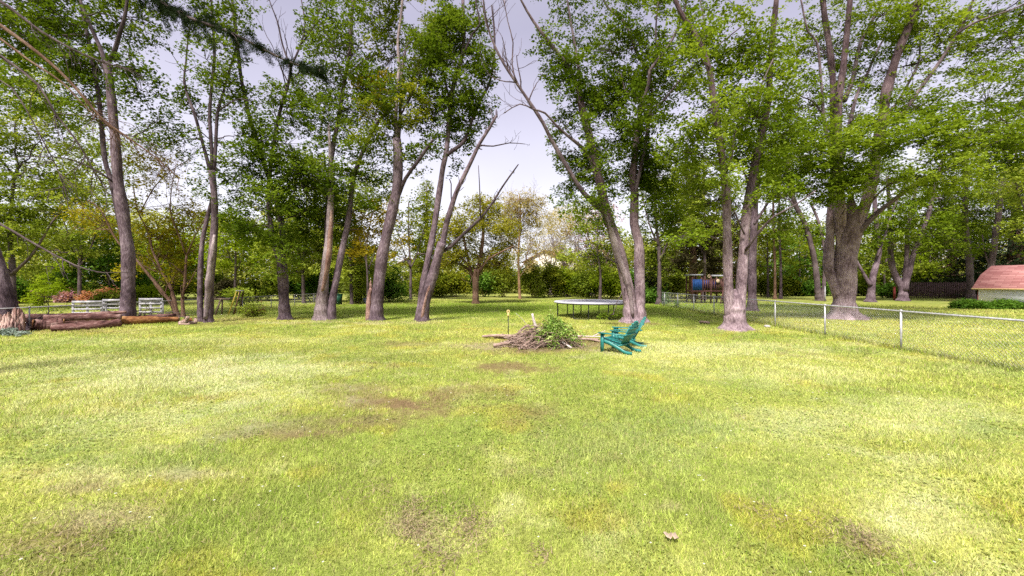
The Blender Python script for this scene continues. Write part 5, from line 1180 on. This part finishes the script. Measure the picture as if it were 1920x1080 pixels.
log('thin brown log along the back top of the pile', W3(45, 18.2, .50), W3(236, 19.5, .62), .12, .07, LOGBARK, 4)
log('low dark log wedged under the top of the pile beside the stump', W3(40, 17.8, .22), W3(200, 19.2, .2), .2, .18, LOGBARK, 5)
log('orange-brown rotten log stretching right from the bowed maple', W3(226, 19.4, .2), W3(336, 20.6, .2), .19, .13, LOGROT, 6)
log('weathered brown log behind the rotten orange one', W3(250, 20.4, .26), W3(330, 21.2, .34), .12, .10, LOGBARK, 7)
log('pale-ended short firewood billet at the front of the small heap', W3(336, 19.6, .09), W3(352, 19.7, .36), .09, .08, STICK, 8, name='firewood_log')
log('orange split billet in the middle of the small heap', W3(343, 19.9, .18), W3(360, 20.1, .22), .1, .09, LOGROT, 9, name='firewood_log')
log('grey billet at the right of the small heap beside the peeling trunk', W3(352, 19.8, .08), W3(366, 20.2, .22), .08, .08, STICK, 10, name='firewood_log')
log('white-ended billet lying lowest in the small heap', W3(336, 19.45, .06), W3(354, 19.5, .07), .06, .06, STICK, 11, name='firewood_log')
def brush_heap():   # dark brushwood behind the rotten log
    rng = np.random.RandomState(14); b = GP(285, 20.9); t = thing('brushwood_heap', 'heap of dark purple brushwood behind the orange rotten log', 'brushwood', b); m = MB()
    for i in range(70):
        c = b + np.array([rng.normal(0, .7), rng.normal(0, .3), abs(rng.normal(.25, .22))]); dv = norm(rng.normal(0, 1, 3) * [1, .6, .35]); L = rng.uniform(.3, 1.1)
        twig(m, c - dv * L / 2, c + dv * L / 2, rng.uniform(.008, .03), .006, rng, 5)
    for v in m.v: v[:, 2] = np.maximum(v[:, 2], .015)
    m.build('twig_tangle', BARK_D, t, b, bark=True)
brush_heap()
SPLINT = bark_mat('splintered_wood', (.07, .03, .03), (.27, .15, .13), (.48, .34, .30), sc=4)
def stump():
    d = 17.0; b = GP(8, d); t = thing('broken_stump', 'splintered pink-brown stump of a broken tree at the left edge', 'stump', b); rng = np.random.RandomState(4)
    m = MB(); sp = spline(np.array([[*W3(6, d, -.1), .62], [*W3(6, d, .4), .5], [*W3(4, d, 1.2), .42], [*W3(-4, d, 2.0), .36], [*W3(-22, d, 3.6), .27], [*W3(-48, d, 5.2), .2], [*W3(-80, d, 6.6), .05]]), .15); m.tube(sp[:, :3], sp[:, 3], 18, flare=(.4, .4, 6, 1), wob=.16, seed=4)
    m.build('trunk', BARK, t, b, smooth=True, bark=True)
    for k, (x, dd, h, wd, th, rot) in enumerate([(30, 16.6, 1.05, .46, .16, .5), (39, 16.9, .92, .30, .14, -.5), (14, 16.3, .88, .50, .16, .1), (27, 16.25, .60, .34, .16, .7), (-6, 16.4, 1.0, .5, .2, -.2), (6, 16.1, .45, .4, .2, .3)]):
        q = W3(x, dd, 0); m = MB(); n = 7; hs = h * (1 - .38 * np.abs(np.linspace(-1, .8, n)) ** 1.5) * rng.uniform(.8, 1.08, n); zs = np.linspace(0, 1, 7)
        f_ = np.array([math.cos(rot), math.sin(rot), 0]); g_ = np.array([-math.sin(rot), math.cos(rot), 0])
        for c in range(n):   # shards of one torn slab, side by side
            o = q + f_ * wd * ((c + .5) / n - .5); w_ = wd / n * rng.uniform(.9, 1.25); t_ = th * rng.uniform(.6, 1.1); sh = rng.normal(0, .03); jt = rng.normal(0, .010, (7, 3))
            V = []
            for z, e_ in zip(zs, jt):
                k_ = 1.15 - .25 * z if z < .95 else .35
                for a_, b_ in ((-1, -1), (1, -1), (1.05, .1), (.9, 1), (-.9, 1)): V.append(o + f_ * a_ * w_ * .5 * k_ + g_ * b_ * t_ * .5 * k_ + g_ * sh * z + e_ + [0, 0, hs[c] * z - .04])
            r_ = np.arange(6)[:, None] * 5; c_ = np.arange(5)[None]; c2 = (c_ + 1) % 5
            V = np.array(V); m.add(V, np.stack([r_ + c_, r_ + c2, r_ + 5 + c2, r_ + 5 + c_], 2).reshape(-1, 4)); m.add(V[-5:], [[0, 1, 2, 3, 4]])
        m.build('splinter', LOGBARK if k in (1, 3) else SPLINT, t, b, bark=True)
stump()
def blue_bough():
    d = 15.6; b = W3(20, d, 0); t = thing('spruce_bough', 'fallen blue-green spruce bough on the grass in front of the broken stump', 'branch', b); rng = np.random.RandomState(6); m, c = MB(), MB(); cs = []
    for i in range(16):
        a = b + [rng.uniform(-.9, .2), rng.uniform(-.3, .3), .08]; e = a + [rng.uniform(.2, .7), rng.uniform(-.3, .2), rng.uniform(-.05, .22)]
        p = twig(m, a, e, .014, .005, rng, 4, k=10); cs.append(p)
    cs = np.concatenate(cs); cs[:, 2] = np.maximum(cs[:, 2], .05); leaf_faces(c, cs, 26, .09, .03, .09, rng, ub=.3, droop=.2, aspect=.16); m.build('stem', BARK_Y, t, b, bark=True); c.build('needles', L_BLUE, t, b)
blue_bough()

# ------------------------------------------------------------------ brush pile on the lawn
def brush_pile():
    b = GP(1020, 13.1); rng = np.random.RandomState(9)
    t = thing('brush_pile', 'heaped brush pile of grey twigs on the bare patch of lawn', 'brush pile', b); m = MB()
    for i in range(230):
        x = -.30 + .42 * np.clip(rng.normal(), -1.9, 1.9); y = .36 * np.clip(rng.normal(), -1.8, 1.8); H = max(.05, .72 * math.exp(-((x + .3) / .62) ** 2 - (y / .55) ** 2))
        c = b + np.array([x, y, rng.uniform(.02, H)]); a = rng.normal(0, .75) ; dv = norm(np.array([math.cos(a) * rng.choice([-1, 1]), math.sin(a), rng.normal(-.1, .28)])); L = rng.uniform(.3, 1.15) * (1 - .25 * abs(x))
        twig(m, c - dv * L / 2, c + dv * L / 2, rng.uniform(.006, .022), .005, rng, 5)
    for i in range(150):
        x = .42 + .38 * np.clip(rng.normal(), -1.8, 1.8); y = -.05 + .36 * np.clip(rng.normal(), -1.8, 1.8); H = max(.05, .4 * math.exp(-((x - .3) / .6) ** 2))
        c = b + np.array([x, y, rng.uniform(.02, H)]); dv = norm(rng.normal(0, 1, 3) * [1, 1, .3]); L = rng.uniform(.2, .7)
        twig(m, c - dv * L / 2, c + dv * L / 2, rng.uniform(.005, .014), .004, rng, 4)
    for v in m.v: v[:, 2] = np.maximum(v[:, 2], .012 + .004 * np.random.RandomState(1).rand(len(v)))
    m.build('twig_heap', STICK, t, b, bark=True)
    # green cut boughs lying over its right half
    t2 = thing('cut_bough', 'green leafy cut bough thrown over the right half of the brush pile', 'branch', b); st, cr = MB(), MB(); cs = []
    top = b + [.30, -.05, .5]
    for i in range(84):
        a = rng.uniform(0, 2 * math.pi); rr = rng.uniform(.1, .9) ; e = b + np.array([.36 + math.cos(a) * rr * 1.0, math.sin(a) * rr * .8 - .1, max(.1, .84 - rr * rr * .95 + rng.normal(0, .12))])
        p = twig(st, top + rng.normal(0, .08, 3), e, .012, .004, rng, 4, .2, 9); cs.append(p[2:])
    for e in ([.20, 0, 1.14], [.28, 0, 1.06], [.10, 0, 1.0]): p = twig(st, top, b + e, .01, .004, rng, 4, .05, 8); cs.append(p[3:])
    cs = np.concatenate(cs); cs = cs + rng.normal(0, .035, cs.shape); leaf_faces(cr, cs, 8, .10, .04, .07, rng, ub=.35, droop=.9, aspect=.42); st.build('stem', BARK_Y, t2, b, bark=True); cr.build('leaves', L_CUT, t2, b)
brush_pile()
def limb(label, pts, r0, r1, mat, name='branch', seed=0, forks=()):
    p = np.array([W3(*q) for q in pts]); root = thing(name, label, 'branch', p[0], 'loose branches around the brush pile'); sp = spline(p, .08)
    m = MB(); m.tube(sp, np.linspace(r0, r1, len(sp)), 9, wob=.14, seed=seed); m.build('stem', mat, root, p[0], smooth=True, bark=True)
    for f in forks:
        q = np.array([W3(*k) for k in f]); m = MB(); s2 = spline(q, .08); m.tube(s2, np.linspace(r1 * 1.1, r1 * .5, len(s2)), 7, wob=.1); m.build('fork', mat, root, p[0], smooth=True, bark=True)
limb('long grey branch reaching left from the pile past the stake', [(905, 15.0, .06), (930, 14.7, .13), (965, 14.3, .16), (1000, 13.9, .22)], .05, .06, STICK, seed=1)
limb('short pale branch under the long grey one, crossing the stake', [(926, 14.8, .05), (955, 14.6, .06), (978, 14.2, .08)], .04, .03, STICK, seed=2)
limb('reddish log with a dark cut end in front of the stake', [(925, 12.75, .07), (950, 12.8, .13), (985, 12.9, .16), (1012, 13.0, .17)], .06, .035, STICK, seed=3)
limb('thick pale stub poking up out of the top of the pile', [(1006, 13.2, .55), (1001, 13.2, .80), (998, 13.2, 1.02)], .05, .035, STICKW, seed=4)
limb('stick slanting down out of the pile front towards the viewer', [(1000, 12.9, .3), (985, 12.6, .12), (974, 12.3, .03)], .045, .04, STICK, seed=5)
limb('brown branch lying low across the pile behind the reddish log', [(945, 13.4, .08), (975, 13.3, .2), (1010, 13.2, .34)], .045, .05, STICK, seed=6)
limb('long white peeled branch on the grass right of the pile', [(1070, 14.9, .10), (1100, 14.8, .09), (1135, 14.6, .10)], .028, .02, STICKW, seed=7, forks=[[(1112, 14.8, .1), (1124, 14.8, .2), (1135, 14.8, .3)]])
limb('thick pinkish branch lying between the pile and the nearer chair', [(1068, 14.3, .06), (1095, 14.2, .08), (1122, 14.0, .09)], .05, .04, STICK, seed=8, forks=[[(1080, 14.2, .08), (1090, 14.3, .17), (1095, 14.4, .2)], [(1108, 14.1, .08), (1122, 13.9, .05), (1132, 13.8, .02)]])
limb('pale cut stick in front of the leafy bough', [(1054, 12.75, .18), (1064, 12.6, .10), (1072, 12.5, .04)], .025, .03, STICKW, seed=9)
limb('thin yellow twig sticking up left of the pale stub', [(990, 13.4, .6), (978, 13.4, .85), (967, 13.4, 1.02)], .008, .004, STICKW, seed=10)
limb('grey stick crossing the left slope of the pile', [(955, 13.6, .1), (985, 13.3, .35), (1005, 13.2, .6)], .03, .02, STICK, seed=11)
limb('dark knotty branch on the upper left slope of the pile', [(968, 13.5, .25), (978, 13.4, .5), (992, 13.3, .65)], .04, .03, STICK, seed=12)
# a stick on the lawn, a stone by the fence, a curled dead leaf
log('short pale broken stick lying on the lawn left of the forked maple', W3(1312, 20.3, .07), W3(1330, 20.0, .06), .05, .07, STICK, 60, name='broken_stick')
def stone(label, px, d, r, seed, mat=STONE):
    b = GP(px, d); rng = np.random.RandomState(seed); z = np.linspace(0, math.pi, 9); p = np.stack([np.full(9, b[0]), np.full(9, b[1]), r * .75 * (1 - np.cos(z)) * .5 * 1.5 - .03], 1)
    root = MB().tube(p, r * np.sin(z * .98 + .02) + .004, 12, wob=.3, seed=seed).build('stone', mat, None, b, smooth=True); tag(root, label, 'stone')
stone('pale round stone at the foot of a fence post right of the forked maple', 1438, 18.7, .12, 3)
def dead_leaf(label, px, py, L, seed):
    d = gd(py); b = GP(px, d); rng = np.random.RandomState(seed); n = 9; u = np.linspace(-1, 1, n); V, Fc = [], []
    for i, s in enumerate(u):
        w = L * .32 * (1 - s * s) ** .6 * (1 + .3 * rng.normal()) + .004
        for j in (-1, 0, 1): V.append([b[0] + s * L * .5, b[1] + j * w, .045 + .012 * abs(j) + .008 * math.sin(s * 5) + .006 * s * s])
    for i in range(n - 1):
        for j in range(2): Fc.append([i * 3 + j, i * 3 + j + 1, i * 3 + j + 4, i * 3 + j + 3])
    o = MB().add(V, Fc).build('dead_leaf', noisy_mat('dry_leaf', (.30, .22, .16), (.48, .38, .29), 30, rough=.9), None, b); o.rotation_euler.z = -.4
    s = o.modifiers.new('thickness', 'SOLIDIFY'); s.thickness = .003; tag(o, label, 'leaf')
dead_leaf('curled tan dead leaf lying in the grass near the viewer', 1258, 1018, .11, 1)
